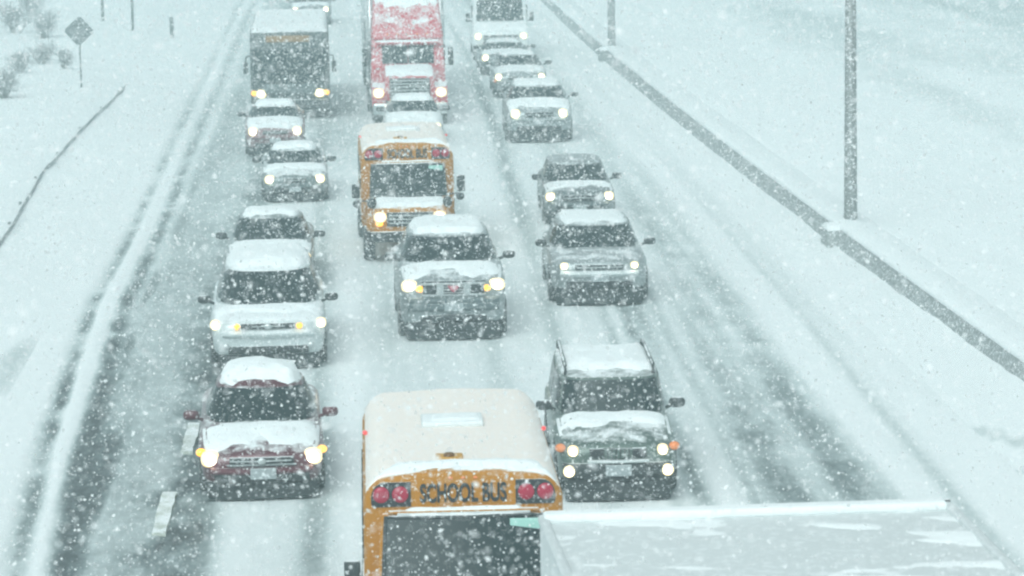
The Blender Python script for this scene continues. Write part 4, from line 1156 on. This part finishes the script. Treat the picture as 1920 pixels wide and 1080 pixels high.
def post(px, py, h, r, label, nm='marker_post', cat='post', cap=True):
    x, y = at(px, py, 0.3)
    z = gz(x, y)
    T = thing(nm, label, cat, (x, y, z), 0, None)
    wood = snowy('dark_post', (0.10, 0.115, 0.115), 0.8, clump=0.40)
    tube('shaft', [(0, 0, -0.3), (0.01, 0, h * 0.5), (0.0, 0, h)], [r, r * 0.97, r * 0.85], wood, T)
    if cap:
        v, f = lathe([(r * 0.95, h - 0.01), (r * 1.1, h + 0.02), (r * 0.7, h + 0.07), (0.01, h + 0.09)], 10, 'z')
        from_data('snow_cap', v, f, S, T)
post(322, 66, 0.88, 0.085, 'short thick marker post beside the snowy left verge')
post(249, 57, 5.5, 0.06, 'thin tall pole between the short marker post and the diamond sign', 'roadside_pole', 'pole', False)
post(193, 42, 5.0, 0.065, 'thin tall pole just beyond the diamond sign', 'roadside_pole', 'pole', False)

def shrub(px, py, hgt, rad, seed, label):
    rr = random.Random(seed)
    x, y = at(px, py, 0.5)
    z = gz(x, y)
    T = thing('bare_shrub', label, 'shrub', (x, y, z - 0.05), 0, 'bare shrubs beyond the diamond sign')
    v, f = [], []
    def seg(a, b, r0, r1):
        d = (b - a).normalized(); u = d.orthogonal().normalized(); w = d.cross(u)
        o = len(v)
        for p, r_ in ((a, r0), (b, r1)):
            for k in range(3):
                q = 2 * math.pi * k / 3
                v.append(tuple(p + (u * math.cos(q) + w * math.sin(q)) * r_))
        for k in range(3): f.append((o + k, o + (k + 1) % 3, o + 3 + (k + 1) % 3, o + 3 + k))
    stems = []
    for _ in range(9):
        a = Vector((rr.uniform(-.15, .15) * rad, rr.uniform(-.15, .15) * rad, 0))
        ang, t = rr.uniform(0, 6.28), rr.uniform(0.25, 0.9)
        b = a + Vector((math.cos(ang) * rad * t * 0.6, math.sin(ang) * rad * t * 0.6, hgt * rr.uniform(0.45, 0.75)))
        seg(a, b, 0.03, 0.018)
        stems.append((a, b))
    from_data('stem', v, f, snowy('bark', (0.15, 0.15, 0.14), 0.9, up=0.5, clump=0.42), T)
    v, f = [], []
    for (a, b) in stems:
        for _ in range(34):
            t = rr.uniform(0.3, 1.05)
            p = a.lerp(b, t)
            d = Vector((rr.gauss(0, 1), rr.gauss(0, 1), rr.gauss(0.7, 0.8))).normalized() * rr.uniform(0.2, 0.55) * rad
            seg(p, p + d, 0.011, 0.004)
            for _ in range(3):
                q = p + d * rr.uniform(0.3, 1)
                e = Vector((rr.gauss(0, 1), rr.gauss(0, 1), rr.gauss(0.5, 0.8))).normalized() * rr.uniform(0.1, 0.3) * rad
                seg(q, q + e, 0.007, 0.003)
    from_data('twigs', v, f, snowy('twig', (0.24, 0.25, 0.245), 0.9, up=0.4, clump=0.48), T)
shl = 'bare shrub in the haze beyond the diamond road sign'
for i, (px, py, hgt, rad) in enumerate(((10, 172, 1.3, 1.0), (38, 130, 0.9, 0.8), (78, 112, 0.9, 0.8), (120, 122, 0.9, 0.5), (84, 66, 1.3, 1.1), (28, 60, 1.4, 1.2), (60, 28, 1.6, 1.3))):
    shrub(px, py, hgt, rad, 200 + i, shl)

# ------------------------------------------------------------------ falling snow
def flakes(n, nfar):
    ang = np.linspace(0, 2 * math.pi, 5)[:4]
    tv = np.stack([np.cos(ang), np.sin(ang), np.array([0.25, -0.2, 0.2, -0.25])], 1)     # small crumpled plates
    d = np.concatenate([rng.uniform(7.0, 50.0, n), rng.uniform(46.0, 120.0, nfar)])
    n = len(d)
    mg = 1.25
    sx = (rng.random(n) * 2 - 1) * (960 / F) * mg
    sy = (rng.random(n) * 2 - 1) * (540 / F) * mg
    C = CAMP + d[:, None] * (FW + sx[:, None] * RT2 + sy[:, None] * UP2)
    keep = C[:, 2] > 0.25
    C = C[keep]; d = d[keep]
    n = len(C)
    r_ = np.clip(np.exp(rng.normal(math.log(0.0058), 0.42, n)), 0.0022, 0.015) * np.interp(d, [9, 20, 50, 115], [0.60, 0.90, 1.35, 2.0])
    A = rng.normal(size=(n, 3)); A /= np.linalg.norm(A, axis=1, keepdims=True)
    Bv = rng.normal(size=(n, 3)); Bv -= (A * Bv).sum(1, keepdims=True) * A; Bv /= np.linalg.norm(Bv, axis=1, keepdims=True)
    Cc = np.cross(A, Bv)
    s1 = rng.uniform(0.9, 1.7, n)
    V = (tv[None, :, 0:1] * A[:, None] * (r_ * s1)[:, None, None] + tv[None, :, 1:2] * Bv[:, None] * r_[:, None, None] + tv[None, :, 2:3] * Cc[:, None] * (r_ * 0.9)[:, None, None]) + C[:, None]
    me = bpy.data.meshes.new('falling_snow')
    me.vertices.add(n * 4); me.vertices.foreach_set('co', V.reshape(-1))
    me.loops.add(n * 4); me.loops.foreach_set('vertex_index', np.arange(n * 4, dtype=np.int32))
    me.polygons.add(n); me.polygons.foreach_set('loop_start', np.arange(0, n * 4, 4, dtype=np.int32))
    me.update(calc_edges=True)
    m, nn, l, b = new_mat('snowflake')
    b.inputs['Base Color'].default_value = (0.985, 0.985, 0.985, 1)
    b.inputs['Specular IOR Level'].default_value = 0.0
    b.inputs['Roughness'].default_value = 0.9
    tr = nn.new('ShaderNodeBsdfTranslucent'); tr.inputs[0].default_value = (0.985, 0.985, 0.985, 1)
    mx = nn.new('ShaderNodeMixShader'); mx.inputs[0].default_value = 0.5
    l.new(b.outputs[0], mx.inputs[1]); l.new(tr.outputs[0], mx.inputs[2]); l.new(mx.outputs[0], nn['Material Output'].inputs['Surface'])
    o = link('falling_snow', me, m, None, False)
    o['kind'] = 'stuff'
    tag(o, 'snowflakes falling in the air over the whole road', 'snowflakes')
flakes(78000, 420000)

# ------------------------------------------------------------------ haze of the snowfall
bm = bmesh.new()
bmesh.ops.create_cube(bm, size=1)
bmesh.ops.scale(bm, vec=(840, 760, 15.5), verts=bm.verts)
bmesh.ops.translate(bm, vec=(0, 290, 15.5 / 2 - 1.5), verts=bm.verts)
hm = bpy.data.materials.new('haze')
hm.use_nodes = True
hn, hlk = hm.node_tree.nodes, hm.node_tree.links
hn.remove(hn['Principled BSDF'])
pv = hn.new('ShaderNodeVolumePrincipled')
pv.inputs['Color'].default_value = (0.735, 0.90, 0.915, 1)
pv.inputs['Density'].default_value = 0.0042
pv.inputs['Anisotropy'].default_value = 0.25
hlk.new(pv.outputs[0], hn['Material Output'].inputs['Volume'])
hz = from_bm('haze', bm, hm)
hz['kind'] = 'stuff'
tag(hz, 'pale snowy haze filling the air over the road', 'haze')
